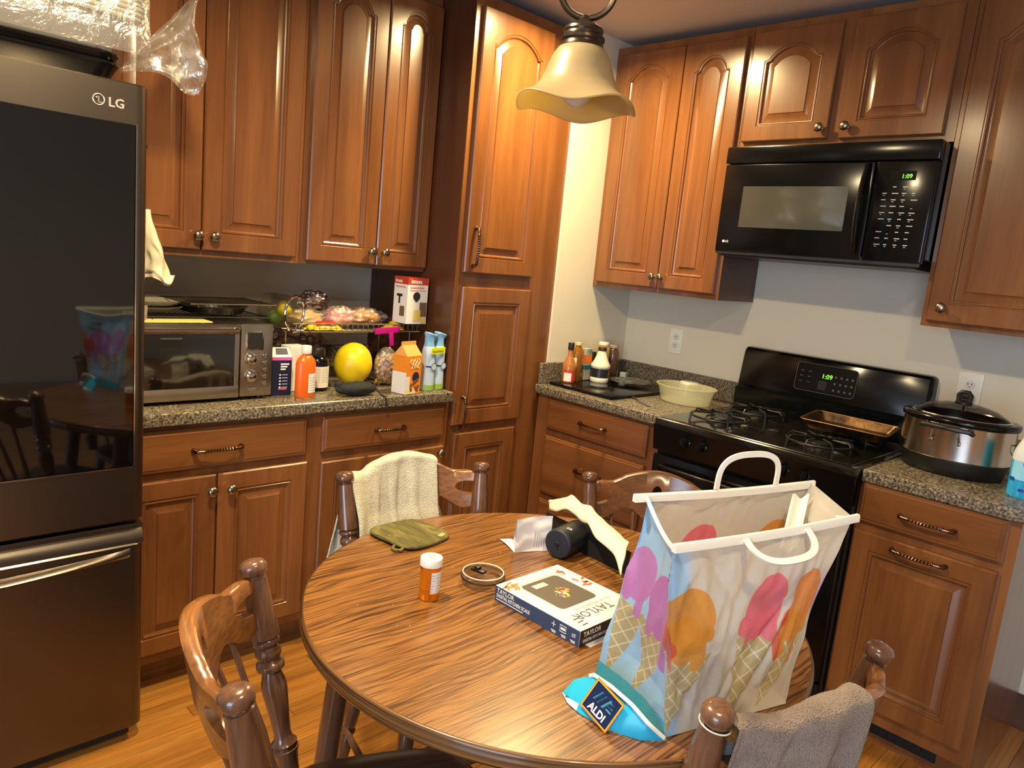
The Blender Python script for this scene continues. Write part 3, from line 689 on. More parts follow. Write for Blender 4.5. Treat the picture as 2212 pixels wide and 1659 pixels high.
# ================================================================ SHOPPING BAG
def shopping_bag():
    T0 = Vector((-1.95, -2.06, .7505))
    t = thing('shopping_bag', 'large white plastic shopping bag printed with melting ice cream cones on the table', 'bag', T0)
    Bc = [Vector(p) for p in ((-2.105, -2.118, .7515), (-1.845, -2.195, .7515), (-1.74, -2.04, .7515), (-2.055, -1.935, .7515))]
    Tc = [Vector(p) for p in ((-2.152, -2.117, 1.077), (-1.749, -2.217, 1.080), (-1.615, -2.082, 1.085), (-1.995, -1.958, 1.083))]
    Wd, Dp, H = .42, .19, .335
    per = [Wd, Dp, Wd, Dp]; tot = sum(per); nu, nv = 840, 230
    S = np.linspace(0, tot, nu, endpoint=False); V = np.linspace(0, 1, nv)
    B_ = np.array(Bc); T_ = np.array(Tc); P = np.zeros((nv, nu, 3)); edges = np.cumsum([0]+per)
    seg = np.clip(np.searchsorted(edges, S, side='right')-1, 0, 3); loc = (S-edges[seg])/np.array(per)[seg]
    for j, v in enumerate(V):
        w = v**.92
        c = B_*(1-w)+T_*w
        p = c[seg]*(1-loc)[:, None]+c[(seg+1) % 4]*loc[:, None]
        P[j] = p
    # outward normals per side, horizontal
    nrm = np.zeros((4, 3))
    for k in range(4):
        d = (T_[(k+1) % 4]+B_[(k+1) % 4]-T_[k]-B_[k]); n = np.array([d[1], -d[0], 0]); nrm[k] = n/np.linalg.norm(n)
    SS, VV = np.meshgrid(S, V); NN = nrm[seg][None, :, :]
    # round the normal near corners
    def cheap(a, b_, k): # sum of sines wrinkle field
        r = np.random.RandomState(k); o = np.zeros_like(a)
        for i in range(7):
            fx, fy, ph = r.uniform(-40, 40), r.uniform(-22, 22), r.uniform(0, 6.28); o += np.sin(a*fx+b_*fy+ph+1.5*np.sin(a*fy*.7+ph))
        return o/7
    mid = 4*loc*(1-loc)
    hz = VV*H
    ed = np.minimum(1, np.minimum(VV*6, (1-VV)*7))
    wr = cheap(SS, hz, 1)*.013 + (np.abs(cheap(SS*2.1, hz*1.3, 4)))*-.012 + .0022*cheap(SS*5, hz*4, 9)
    # long diagonal creases on the front towards the lower right
    cre = np.zeros_like(SS)
    for (s0, v0, ang, wd, dp, ln) in ((.24, .12, 1.0, .010, -.012, .14), (.27, .10, 1.05, .008, -.010, .13), (.20, .10, .85, .009, -.009, .14), (.10, .28, 2.2, .012, -.007, .10), (.17, .25, 1.3, .012, -.008, .10), (.33, .16, 1.25, .008, -.008, .16), (.06, .05, 2.4, .010, -.007, .08), (.78+.05, .20, 1.4, .01, -.008, .15)):
        dx, dz = SS-s0, hz-v0; u = dx*math.cos(ang)+dz*math.sin(ang); w = -dx*math.sin(ang)+dz*math.cos(ang)
        cre += dp*np.exp(-(w/wd)**2)*np.exp(-(u/ln)**2)
    bulge = np.where((seg == 0) | (seg == 2), .012, -.018)[None, :]*mid[None, :]*(1.1-VV*.4)
    tuck = np.where(seg == 3, -.012, 0)[None, :]*mid[None, :]*VV
    disp = (wr+cre)*ed + bulge*ed + tuck
    Q = P + NN*disp[:, :, None]
    # soften the four vertical corners
    for _ in range(14): Q = .25*np.roll(Q, 1, 1)+.5*Q+.25*np.roll(Q, -1, 1)
    # left gusset sags at the rim
    sag = -.020*(mid*(seg == 3))[None, :]*VV**4; Q[:, :, 2] += sag
    Q[0, :, 2] = .7515; Q -= np.array(T0)
    me = bpy.data.meshes.new('bag_body'); nvx = nu*nv
    ii = np.arange(nu); f = []
    for j in range(nv-1): f.append(np.stack([j*nu+ii, j*nu+(ii+1) % nu, (j+1)*nu+(ii+1) % nu, (j+1)*nu+ii], 1))
    F = np.concatenate(f); nf = len(F)
    me.vertices.add(nvx); me.vertices.foreach_set('co', Q.reshape(-1)); me.loops.add(nf*4); me.loops.foreach_set('vertex_index', F.reshape(-1).astype(np.int32))
    me.polygons.add(nf); me.polygons.foreach_set('loop_start', np.arange(0, nf*4, 4, dtype=np.int32)); me.polygons.foreach_set('loop_total', np.full(nf, 4, np.int32)); me.update()
    me.polygons.foreach_set('use_smooth', np.ones(nf, bool))
    # ---- printed artwork and painted-in daylight blue as a colour attribute in (s, h) metres
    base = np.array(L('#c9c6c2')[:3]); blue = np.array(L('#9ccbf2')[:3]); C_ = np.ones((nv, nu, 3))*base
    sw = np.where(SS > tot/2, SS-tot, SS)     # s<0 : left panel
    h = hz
    k = np.clip((.045+.10*(h-.15)*0-sw)/.02, 0, 1)*(sw > -Dp-.02); C_ = C_*(1-k[..., None])+blue*k[..., None]  # cool daylight painted over the left panel, fading onto the front
    def put(mask, col, a=.93):
        nonlocal C_; c_ = np.array(L(col)[:3]); m_ = mask[..., None]*a; C_ = C_*(1-m_)+c_*m_
    def smooth(d, e=.0008): return np.clip(.5-d/e/2, 0, 1)
    def ell(sx, sh, rx, ry, rot=0):
        dx, dz = sw-sx, h-sh; c_, s_ = math.cos(rot), math.sin(rot); a = dx*c_+dz*s_; b_ = -dx*s_+dz*c_
        return smooth((np.sqrt((a/rx)**2+(b_/ry)**2)-1)*min(rx, ry))
    def cap(sx, h0, h1, r):    # vertical drip
        hh = np.clip(h, h0, h1); return smooth(np.hypot(sw-sx, h-hh)-r)
    def cone(sx, top, w, apex_s, apex_h):
        tt = np.clip((h-apex_h)/(top-apex_h), 0, 1); c0 = apex_s+(sx-apex_s)*tt; hw = w*tt+.004
        m_ = smooth(np.abs(sw-c0)-hw)*(h > apex_h)*(h < top); put(m_, '#b3a574')
        for sl in (.75, -.95):
            q = (sw-c0)*1.0*sl+(h-top); g = np.abs((q/.026)-np.round(q/.026))*.026
            put(m_*smooth(g-.0011), '#e6e0cc')
    def scoop(sx, sh, r, col, dark, ry=None, drips=()):
        ry = ry or r
        put(ell(sx, sh, r, ry), col)
        for ds, l, w in drips: put(cap(sx+ds, sh-ry*.55-l, sh-ry*.45, w), col)
    for off in (0.0, Wd+Dp, -(Wd+Dp)):
        sv = sw; sw = sw-off
        cone(.035, .135, .062, .005, .01); cone(.235, .145, .055, .20, .012); cone(-.075, .135, .05, -.10, .02); cone(.345, .13, .052, .30, .01); cone(-.155, .14, .03, -.165, .02)
        scoop(-.155, .20, .040, '#bd7cc6', '', .050, [(-.02, .02, .012), (.015, .04, .009)])
        scoop(-.070, .185, .048, '#b873c6', '', .056, [(.03, .06, .010), (.0, .01, .02), (-.03, .03, .012)])
        scoop(.235, .195, .050, '#d9677d', '', .062, [(-.045, .0, .016), (-.03, .035, .010), (.0, .0, .03), (.03, .02, .012)])
        scoop(.355, .185, .050, '#cf842b', '', .060, [(-.045, .05, .013), (-.02, .02, .016), (.0, .07, .009), (.03, .02, .012)])
        put(ell(.302, .165, .016, .020), '#cc5233'); put(cap(.292, .10, .16, .009), '#cc5233')
        scoop(.040, .195, .060, '#d28e2e', '', .060, [(-.045, .02, .014), (.05, -.01, .013), (.02, .045, .010), (.03, .03, .014), (-.01, .0, .04)])
        put(ell(-.020, .165, .022, .030), '#cf5138'); put(ell(-.012, .150, .026, .018), '#cf5138'); put(cap(-.012, .115, .15, .010), '#c9516a')
        sw = sv
    # barcode on the left panel
    bc = (sw > -.072)*(sw < -.036)*(h > .235)*(h < .295); rs = np.random.RandomState(4); bars = rs.rand(400) > .5
    put(bc*bars[(np.clip(h, 0, .39)/.0016).astype(int)], '#2c3550')
    rr = (sw > -.033)*(sw < -.028)*(h > .235)*(h < .295); put(rr*(np.sin(h*1400) > 0), '#3c4560')
    # cyan foot of the bag
    put((h < .022)*(sw < .0)*(sw > -Dp-.02)*1.0, '#2fb4de')
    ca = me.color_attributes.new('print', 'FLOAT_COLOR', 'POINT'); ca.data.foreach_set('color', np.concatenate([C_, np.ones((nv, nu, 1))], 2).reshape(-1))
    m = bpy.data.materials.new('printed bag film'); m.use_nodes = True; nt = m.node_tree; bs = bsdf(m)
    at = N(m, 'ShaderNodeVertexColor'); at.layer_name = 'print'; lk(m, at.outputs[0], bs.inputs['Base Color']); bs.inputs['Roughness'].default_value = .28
    tr = N(m, 'ShaderNodeBsdfTranslucent'); lk(m, at.outputs[0], tr.inputs[0]); mx = N(m, 'ShaderNodeMixShader'); mx.inputs[0].default_value = .30
    lk(m, bs.outputs[0], mx.inputs[1]); lk(m, tr.outputs[0], mx.inputs[2])
    tp = N(m, 'ShaderNodeBsdfTransparent'); m2 = N(m, 'ShaderNodeMixShader'); m2.inputs[0].default_value = .08; lk(m, mx.outputs[0], m2.inputs[1]); lk(m, tp.outputs[0], m2.inputs[2])
    lk(m, m2.outputs[0], nt.nodes['Material Output'].inputs[0])
    vv = coords(m, (1, 1, 1), False); n_ = N(m, 'ShaderNodeTexNoise', Scale=45.0, Detail=5, Roughness=.6, Distortion=1.0); lk(m, vv, n_.inputs['Vector']); bump(m, n_.outputs[0], .35, .003)
    me.materials.append(m)
    o = bpy.data.objects.new('bag_body', me); COL.objects.link(o); o.parent = t
    # base panel
    BAGW = mat('bag plastic white', '#efece4', .3); 
    b = MB(); b.add([tuple(p-T0) for p in Bc], [(0, 1, 2, 3)]); b.build('bag_base', BAGW, t, smooth=False, fix=False)
    # rigid rim bars + handles
    def bar(p0, p1, hgt, drop, name='rim_bar'):
        p0, p1 = Vector(p0)-T0, Vector(p1)-T0; d = (p1-p0).normalized(); n = Vector((d.y, -d.x, 0)).normalized(); b = MB(); vs = []
        for i in range(13):
            c_ = p0+(p1-p0)*(i/12)+Vector((0, 0, -.004*math.sin(PI*i/12)))
            for (o_, z_) in ((-.0025, hgt), (.0025, hgt), (.004, 0), (.0045, -drop), (-.0045, -drop), (-.004, 0)): vs.append(tuple(c_+n*o_+Vector((0, 0, z_))))
        fs = [(i*6+k, i*6+(k+1) % 6, (i+1)*6+(k+1) % 6, (i+1)*6+k) for i in range(12) for k in range(6)]+[(5, 4, 3, 2, 1, 0), tuple(72+k for k in range(6))]
        b.add(vs, fs); return b.build(name, BAGW, t, ang=30), p0, p1, d, n
    r1, a, c, d, n = bar((-2.156, -2.120, 1.081), (-1.742, -2.222, 1.084), .003, .010)
    def loop(parent, pts, w=.011, th=.0035, nn=None):
        """flat strap following pts; width along the local tangent plane"""
        b = MB(); m_ = len(pts); vs = []
        C0 = sum((Vector(p) for p in pts), Vector())/m_
        for i, p in enumerate(pts):
            p = Vector(p); tg = (Vector(pts[min(i+1, m_-1)])-Vector(pts[max(i-1, 0)])).normalized(); wv = nn.cross(tg).normalized()
            for a_, b_ in ((-w/2, -th/2), (w/2, -th/2), (w/2, th/2), (-w/2, th/2)): vs.append(tuple(p+wv*a_+nn*b_))
        fs = [(i*4+k, i*4+(k+1) % 4, (i+1)*4+(k+1) % 4, (i+1)*4+k) for i in range(m_-1) for k in range(4)]+[(3, 2, 1, 0), tuple((m_-1)*4+k for k in range(4))]
        b.add(vs, fs); b.build('handle', BAGW, parent, ang=45)
    # near handle droops outward and down
    A_ = a+(c-a)*.34; Lh = (c-a).length*.34; out = (n if n.y < 0 else -n); dn = (out*.80+Vector((0, 0, -.60))).normalized(); pts = []
    for i in range(33):
        tt = PI*i/32; q = abs(math.sin(tt))**.62; ux = .5-.5*math.copysign(abs(math.cos(tt))**.8, math.cos(tt)); pts.append(A_+d*(Lh*ux)+dn*(.052*q)+Vector((0, 0, -.004)))
    loop(r1, pts, nn=d.cross(dn).normalized())
    r2, a, c, d, n = bar((-2.022, -1.950, 1.084), (-1.607, -2.085, 1.086), .002, .012)
    A_ = a+(c-a)*.42; Lh = (c-a).length*.34; up = (Vector((0, 0, 1))+n*.05).normalized(); pts = []
    for i in range(33):
        tt = PI*i/32; q = abs(math.sin(tt))**.50; ux = .5-.5*math.copysign(abs(math.cos(tt))**.75, math.cos(tt)); pts.append(A_+d*(Lh*ux)+up*(.064*q))
    loop(r2, pts, nn=d.cross(up).normalized())
    # folded inner flap at the right
    b = MB(); b.grid(lambda u, v: (-1.80+u*.10+v*.03-T0.x, -2.12+u*.035-v*.02-T0.y, 1.075-.075*(1-u)-.02*v*(1-v)+.004*math.sin(v*9)-T0.z), 10, 8); b.build('inner_fold', BAGW, t, fix=False)
    # cyan foot flap lying on the table with the shop badge
    CY = mat('bag cyan print', '#2db2dc', .3); fp = [Vector(p)-T0 for p in ((-2.143, -1.940, .7525), (-2.129, -1.949, .775), (-2.122, -1.985, .798), (-2.135, -2.03, .805), (-2.138, -2.075, .798), (-2.136, -2.108, .782), (-2.107, -2.124, .7525))]
    b = MB(); lo = [Vector(p)-T0 for p in ((-2.145, -1.940, .7515), (-2.160, -1.965, .7515), (-2.166, -1.995, .7515), (-2.163, -2.03, .7515), (-2.155, -2.068, .7515), (-2.140, -2.10, .7515), (-2.108, -2.124, .7515))]
    g = MB(); K = 8
    def ff(u, v):
        i = u*6; k_ = min(5, int(i)); f_ = i-k_; p_ = lo[k_].lerp(lo[k_+1], f_); q_ = fp[k_].lerp(fp[k_+1], f_); r_ = p_.lerp(q_, v); r_.x -= .004*math.sin(PI*v)*math.sin(PI*u); return r_
    g.grid(ff, 41, 9); flap = g.build('foot_flap', CY, t, fix=False, ang=70)
    b = MB(); b.grid(lambda u, v: ff(u*.30, .0+v*.22)+Vector((-.0009, -.0003, .0006)), 10, 4); b.build('warning_strip', PAPER, flap, fix=False)
    MB().tube([tuple(ff(.30+.68*i/20, 1.0)+Vector((-.0015, 0, .001))) for i in range(21)], .0035, 6).build('fold_edge', BAGW, flap)
    for q0, q1 in (((-1.997, -1.957, 1.080), (-2.152, -2.118, 1.074)), ((-1.612, -2.084, 1.083), (-1.748, -2.217, 1.078))):
        b = MB(); q0, q1 = Vector(q0)-T0, Vector(q1)-T0; inw = Vector((.3, -.1, 0)) if q0.x < .1 else Vector((-.3, .1, 0))
        b.tube([tuple(q0.lerp(q1, i/12)+Vector((.012*math.sin(PI*i/12)*(1 if q0.x < .1 else -1), 0, -.020*math.sin(PI*i/12)))) for i in range(13)], .0038, 6); b.build('rim_tape', BAGW, t)
    # badge plane frame
    c0 = ff(.50, .52); ex = (ff(.60, .50)-ff(.40, .50)).normalized(); ey = (ff(.50, .9)-ff(.50, .1)); ez = ex.cross(ey).normalized(); ey = ez.cross(ex).normalized()
    if ez.x > 0: ez = -ez
    M_ = Matrix((ex, ey, ez)).transposed().to_4x4(); M_.translation = c0+ez*.0030
    rot = Matrix.Rotation(math.radians(0), 4, 'Z')
    def badge(w_, h_, z_, mt, nm):
        b = MB(); b.T = M_ @ rot; b.box(-w_/2, w_/2, -h_/2, h_/2, z_, z_+.0003); b.build(nm, mt, flap, smooth=False)
    rot = Matrix.Rotation(math.radians(-14), 4, 'Z')
    badge(.064, .054, 0, mat('badge orange', '#e07a2c', .35), 'badge_border'); badge(.060, .050, .0003, mat('badge yellow', '#f0c23e', .35), 'badge_border'); badge(.057, .047, .0006, mat('badge navy', '#16244d', .35), 'badge_field')
    b = MB(); LB = mat('badge light blue', '#5fc0ee', .35)
    for k in range(3):
        x = -.014+k*.010; b.T = M_ @ rot @ Matrix.Translation((x, .006, .0009)); b.add([(-.006, -.009, 0), (-.001, -.009, 0), (.007, .010, 0), (.003, .010, 0)], [(0, 1, 2, 3)])
    for k in range(3): b.T = M_ @ rot @ Matrix.Translation((.013, -.001+k*.006, .0009)); b.add([(-.004, 0, 0), (.008, 0, 0), (.008, .0025, 0), (-.003, .0025, 0)], [(0, 1, 2, 3)])
    b.build('badge_stripes', LB, flap, smooth=False, fix=False)
    tx = text('ALDI', .0170, mat('badge white', '#eeeeee', .4), flap, (0, 0, 0), bold=.0004, align='CENTER'); tx.matrix_local = M_ @ rot @ Matrix.Translation((0, -.0195, .0012))
    c1 = ff(.10, .12); M2 = M_.copy(); M2.translation = c1+ez*.003
    tw = text('WARNING', .0055, mat('print black', '#26262a', .5), flap, (0, 0, 0)); tw.matrix_local = M2
shopping_bag()
# ================================================================ OVER-FRIDGE CABINET
cabinet('upper_cabinet', 'short brown cabinet above the refrigerator behind the foil pans', 'cabinet', (-3.30, -.18, 1.93), 0, .915, .50, .385,
    [D(.02, .455, .02, .46, rise=.04), D(.46, .895, .02, .46, rise=.04)])

# ================================================================ PENDANT
def pendant():
    t = thing('pendant_lamp', 'unlit pendant lamp with amber cream bell glass shade hanging over the table', 'lamp', (-1.935, -1.642, 1.762))
    m = mat('amber cream glass', '#9c8c6c', .35); b_ = bsdf(m); v = coords(m, (1, 1, 1), False)
    n = N(m, 'ShaderNodeTexNoise', Scale=7.0, Detail=3); lk(m, v, n.inputs['Vector']); c = ramp(m, n.outputs[0], [(.35, '#9a8b6c'), (.65, '#a99a7b')]); lk(m, c, b_.inputs['Base Color'])
    tr = N(m, 'ShaderNodeBsdfTranslucent'); tr.inputs[0].default_value = L('#f2d98e'); mx = N(m, 'ShaderNodeMixShader'); mx.inputs[0].default_value = .35
    lk(m, b_.outputs[0], mx.inputs[1]); lk(m, tr.outputs[0], mx.inputs[2]); lk(m, mx.outputs[0], m.node_tree.nodes['Material Output'].inputs[0])
    prof = [(.036, .113), (.045, .108), (.054, .095), (.061, .078), (.067, .061), (.075, .044), (.087, .028), (.102, .015), (.115, .007), (.120, .003)]
    def sh(dr):
        def f(u, v_):
            i = v_*(len(prof)-1); k = min(len(prof)-2, int(i)); q = i-k; r = prof[k][0]*(1-q)+prof[k+1][0]*q; z = prof[k][1]*(1-q)+prof[k+1][1]*q
            w = max(0, (r-.06)/.059)**2; a = 2*PI*u; return ((r+dr+.004*w*math.cos(4*a+.6))*math.cos(a), (r+dr+.004*w*math.cos(4*a+.6))*math.sin(a), z+.0085*w*math.cos(4*a+.6)-(0 if dr >= 0 else .0))
        return f
    b = MB(); b.grid(sh(0), 72, 30, closeu=True); o = b.build('shade', m, t, ang=80, fix=True)
    so = o.modifiers.new('t', 'SOLIDIFY'); so.thickness = .0035; so.offset = -1
    DB = mat('dark bronze', '#4a4038', .3, .85)
    b = MB().at(0, 0, -.021); b.lathe([(.040, .122), (.0425, .126), (.043, .131), (.040, .136), (.0395, .140), (.042, .144), (.042, .149), (.038, .153), (.037, .157), (.0385, .161), (.037, .166), (.028, .172), (.018, .176), (.012, .182), (.009, .186), (.007, .190), (.0001, .191)], 36); b.build('fitter_cap', DB, t, ang=30)
    b = MB(); R_ = .052; cz = .164+R_
    b.tube([(R_*math.cos(2*PI*k/40)*.707, -R_*math.cos(2*PI*k/40)*.707, cz+R_*math.sin(2*PI*k/40)) for k in range(40)], .0062, 10, closed=True); b.build('scroll_ring', DB, t)
    b = MB(); b.tube([(0, 0, cz+R_), (0, 0, 2.465-1.762-.02)], .005, 8); b.lathe([(.06, 2.469-1.762), (.058, 2.462-1.762), (.045, 2.452-1.762), (.012, 2.445-1.762), (.0001, 2.444-1.762)], 24); b.build('stem_canopy', DB, t)
    b = MB().ball(0, 0, .032, .029, .029, .031, 20, 14); b.cyl(.014, .055, .12, 16); b.build('bulb', mat('bulb glass', '#cfc8c0', .3), t)
pendant()

# ================================================================ TABLE-TOP THINGS
TZ = .7503
def ts(name, label, cat, x, y, rz=0, z=TZ): return thing(name, label, cat, (x, y, z), rz)
# pill bottle
t = ts('pill_bottle', 'amber pill bottle with white cap standing on the table', 'bottle', -2.118, -1.538, .35)
AMB = mat('amber plastic', '#f7a52a', .08, 0, Transmission_Weight=.8, IOR=1.25)
b = MB().lathe([(.0001, .0005), (.020, .0005), (.0215, .002), (.0215, .066), (.0185, .070), (.0185, .078)], 32, cap=False); b.build('vial', AMB, t, fix=True)
b = MB().lathe([(.0225, .073), (.0235, .074), (.0235, .089), (.0225, .0905), (.020, .091), (.0001, .091)], 40); b.build('cap', WHITE, t, ang=40)
b = MB(); b.grid(lambda u, v: (.0219*math.cos(-2.5+u*2.5), .0219*math.sin(-2.5+u*2.5), .018+v*.046), 20, 2); lb = b.build('label', PAPER, t, fix=False)
INK = mat('print black', '#26262a', .5)
b = MB(); rnd = random.Random(1)
for r in range(7):
    for q in range(3):
        a0 = -2.6+q*.62; w_ = .3+.25*rnd.random(); z0 = .022+r*.0058
        b.grid(lambda u, v: (.0220*math.cos(a0+u*w_), .0220*math.sin(a0+u*w_), z0+v*.0011), 4, 2)
b.build('label_print', mat('print grey', '#8a8a92', .6), lb, fix=False)
b = MB()
for r in range(3): b.box(-.011+.002*r, .010-.001*r, -.006+r*.005, -.0045+r*.005, .0911, .0914)
b.build('cap_print', mat('print grey', '#8a8a92', .6), t, smooth=False)
# green trivet / pot holder
t = ts('pot_holder', 'worn olive green suede pot holder lying on the table', 'pot holder', -1.948, -1.243, .12)
GR = mat('olive suede', '#5e5f26', .85); v = coords(GR, (30, 8, 8), False); n = N(GR, 'ShaderNodeTexNoise', Scale=1.0, Detail=8, Roughness=.7, Distortion=1.2); lk(GR, v, n.inputs['Vector'])
lk(GR, ramp(GR, n.outputs[0], [(.3, '#3a3517'), (.5, '#5c5628'), (.68, '#857944')]), bsdf(GR).inputs['Base Color']); bump(GR, n.outputs[0], .5, .003)
b = MB(); n_ = 64; loops = []
for s, z in ((1.0, .001), (1.015, .004), (.99, .008), (.9, .0085), (.6, .008), (.3, .008), (.001, .008)):
    lp = []
    for k in range(n_):
        a = 2*PI*k/n_; c_, s_ = math.cos(a), math.sin(a); r = (abs(c_)**4+abs(s_)**4)**(-.25)*(1+.012*math.sin(3*a+1)); x, y = .083*r*c_*s, .083*r*s_*s
        lp.append((x, y, z+ .004*max(0, -x/.08)*s+.002*nz((x*30, y*30, 1))*(z > .002)))
    loops.append(lp)
b.add([p for l in loops for p in l], [(j*n_+i, j*n_+(i+1) % n_, (j+1)*n_+(i+1) % n_, (j+1)*n_+i) for j in range(6) for i in range(n_)]+[tuple(range(n_-1, -1, -1))]); o = b.build('pad', GR, t, ang=60)
MB().tube([(-.078, -.03, .004), (-.094, -.038, .004), (-.1, -.052, .004), (-.088, -.062, .004), (-.077, -.056, .004)], .004, 8).build('hanging_loop', GR, t)
b = MB().at(.052, -.060, .0085, 0, 0, .3).box(-.012, .012, -.006, .006, 0, .0006); b.build('worn_patch', mat('worn suede', '#a49a6e', .8), t)
# tumbler lid
t = ts('tumbler_lid', 'clear round tumbler lid with black slider on the table', 'lid', -1.972, -1.545, .2)
CL = glassy('smoky acrylic', '#b9aca0', .06, .55)
b = MB().lathe([(.030, .0005), (.040, .001), (.041, .013), (.047, .015), (.0495, .019), (.0495, .0235), (.047, .025), (.044, .0225), (.030, .021), (.0001, .021)], 40, cap=False); b.build('lid_body', CL, t)
MB().tube([(.0455*math.cos(2*PI*k/48), .0455*math.sin(2*PI*k/48), .0245) for k in range(48)], .0016, 6, closed=True).build('rim', mat('clear rim', '#d9d2c8', .1), t)
MB().tube([(.0485*math.cos(2*PI*k/48), .0485*math.sin(2*PI*k/48), .0150) for k in range(48)], .0018, 6, closed=True).build('gasket', BLKP, t)
b = MB().box(-.008, .008, -.004, .030, .021, .027, .002, 2); b.box(-.007, .007, .010, .022, .027, .033, .002, 2); b.build('slider', BLKP, t)
# kitchen scale box
t = ts('scale_box', 'white and navy kitchen scale carton lying flat on the table', 'box', -2.007, -1.858, 0)
NAVY = mat('carton navy', '#33486a', .4); CBLK = mat('carton black', '#1d1d20', .4); CW = mat('carton white', '#e6e2dd', .35)
w_, l_, h_ = .195, .236, .0335
MB().box(0, w_, 0, l_, 0, h_, .0008, 1).build('carton', CW, t, smooth=False)
MB().box(-.0006, .0005, .0006, l_-.0006, .0006, h_-.0006).build('long_side_panel', NAVY, t, smooth=False)
MB().box(.0006, w_-.0006, -.0006, .0005, .0006, h_-.0006).build('short_side_panel', CBLK, t, smooth=False)
PW = mat('print white', '#f2f0ec', .5)
SL = (PI/2, 0, -PI/2)
text('TAYLOR', .0135, PW, t, (-.0008, l_-.006, .0205), SL, .0001, bold=.0001)
text('DIGITAL KITCHEN SCALE', .0105, PW, t, (-.0008, l_-.006, .0105), SL, .0001, bold=.0002, sx=.82)
MB().box(-.0010, -.0004, l_-.085, l_-.006, .005, .0065).build('small_print', PW, t, smooth=False)
text('±0', .012, PW, t, (-.0008, .020, .015), SL, .0001, sx=.8)
b = MB().tube([(-.0009, .050, .013), (-.0009, .034, .013), (-.0009, .034, .026), (-.0009, .050, .026)], .0006, 4, closed=True); b.box(-.0010, -.0004, .036, .048, .017, .022)
for y_ in (.060, .034, .010): b.box(-.0010, -.0004, y_, y_+.012, .006, .0075); b.box(-.0010, -.0004, y_, y_+.010, .003, .0045)
b.box(-.0010, -.0004, .066, .0675, .014, .026); b.box(-.0010, -.0004, .062, .072, .019, .0202); b.build('feature_icons', PW, t, smooth=False)
text('TAYLOR', .014, PW, t, (.010, -.0008, .0185), FRONT, .0001, bold=.0001); text('DIGITAL KITCHEN SCALE', .0085, PW, t, (.010, -.0008, .007), FRONT, .0001, sx=.85)
Z1 = h_+.0002
PB = mat('print black', '#26262a', .5)
text('TAYLOR', .033, PB, t, (.145, .052, Z1), (0, 0, PI), .0001, sx=.9); text('DIGITAL KITCHEN SCALE', .0098, mat('print grey', '#8a8a92', .6), t, (.168, .066, Z1), (0, 0, PI), .0001)
b = MB()
for k in range(3): b.box(.022, .038, .012+.012*k, .015+.012*k, Z1, Z1+.0002)
b.build('feature_icons', PB, t, smooth=False)
# pictured scale, flat print
def rrect(x0, x1, y0, y1, r, n=6):
    p = []
    for cx, cy, a0 in ((x1-r, y1-r, 0), (x0+r, y1-r, PI/2), (x0+r, y0+r, PI), (x1-r, y0+r, 3*PI/2)):
        for k in range(n+1): a = a0+k*PI/2/n; p.append((cx+r*math.cos(a), cy+r*math.sin(a)))
    return p
MB().prism(rrect(.034, .150, .083, .208, .012), h_, h_+.0002).build('pictured_scale_base', mat('carton light grey', '#b9b4b0', .4), t, smooth=False)
MB().prism(rrect(.036, .148, .078, .200, .012), h_+.0002, h_+.0004).build('pictured_scale', mat('carton dark grey', '#4d4744', .35), t, smooth=False)
MB().box(.058, .096, .172, .188, h_+.0004, h_+.0006).build('pictured_display', mat('lcd', '#b9c4bd', .4), t, smooth=False)
rnd = random.Random(9)
for col in ('#d8452c', '#e8c832', '#e6862a', '#5a86c8', '#e9e2d0', '#c9a23a'):
    b = MB()
    for k in range(6):
        a = rnd.random()*6.28; r = .024*rnd.random()**.6; b.at(.100+r*math.cos(a), .128+r*.9*math.sin(a), h_+.0005+.0001*k).lathe([(.0038, 0), (.0036, .0002)], 8)
    o = b.build('pictured_sweets', mat('sweet '+col, col, .4), t, smooth=False); o['kind'] = 'stuff'
b = MB()
for k in range(12): b.at(.006+.03*rnd.random(), .196+.03*rnd.random(), h_+.0002+.0001*(k % 3), 0, 0, rnd.random()*1.2).box(-.009, .009, -.002, .002, 0, .0002)
o = b.build('pictured_food', mat('carton food orange', '#c9793a', .4), t, smooth=False); o['kind'] = 'stuff'
b = MB()
for k in range(9): b.at(.16+.03*rnd.random(), .125+.085*rnd.random(), h_+.0002+.0001*(k % 3), 0, 0, rnd.random()*3).box(-.008, .008, -.003, .003, 0, .0002)
o = b.build('pictured_food', mat('carton food brown', '#a5502c', .4), t, smooth=False); o['kind'] = 'stuff'
MB().box(.02, .16, -.012, .03, -.0004, .0006).build('leaflet', PAPER, t, smooth=False)
# small paper pouch standing open, with a flap on the table
t = ts('paper_pouch', 'small white paper pouch standing upright on the table', 'paper', -1.755, -1.483, -.4)
def pp(u, v):
    x = -.043+u*.095; return (x, .006*math.sin(PI*u)*(.4+v)+.004*nz((u*3, v*4, 2)), .001+v*.085+.006*u*v)
b = MB(); b.grid(pp, 24, 20); b.build('front_leaf', PAPER, t, fix=False)
b = MB(); b.grid(lambda u, v: (pp(u, v)[0], pp(u, v)[1]+.012*(1-abs(2*v-1))+.0015, pp(u, v)[2]), 12, 12); b.build('back_leaf', PAPER, t, fix=False)
b = MB(); b.grid(lambda u, v: (-.043-u*.006+v*.060*(1-u*.5), .004+u*.085, .0008+.003*math.sin(u*3)*(1-v)), 14, 8); b.build('ground_flap', PAPER, t, fix=False)
b = MB()
for k in range(5): b.grid(lambda u, v: (.010+k*.006+u*.0009, pp((.053+k*.006)/.095, .1+v*.4)[1]-.0006, .008+v*(.045-.004*k)), 2, 8)
b.build('print_lines', mat('print violet grey', '#6a6a8c', .6), t, fix=False)
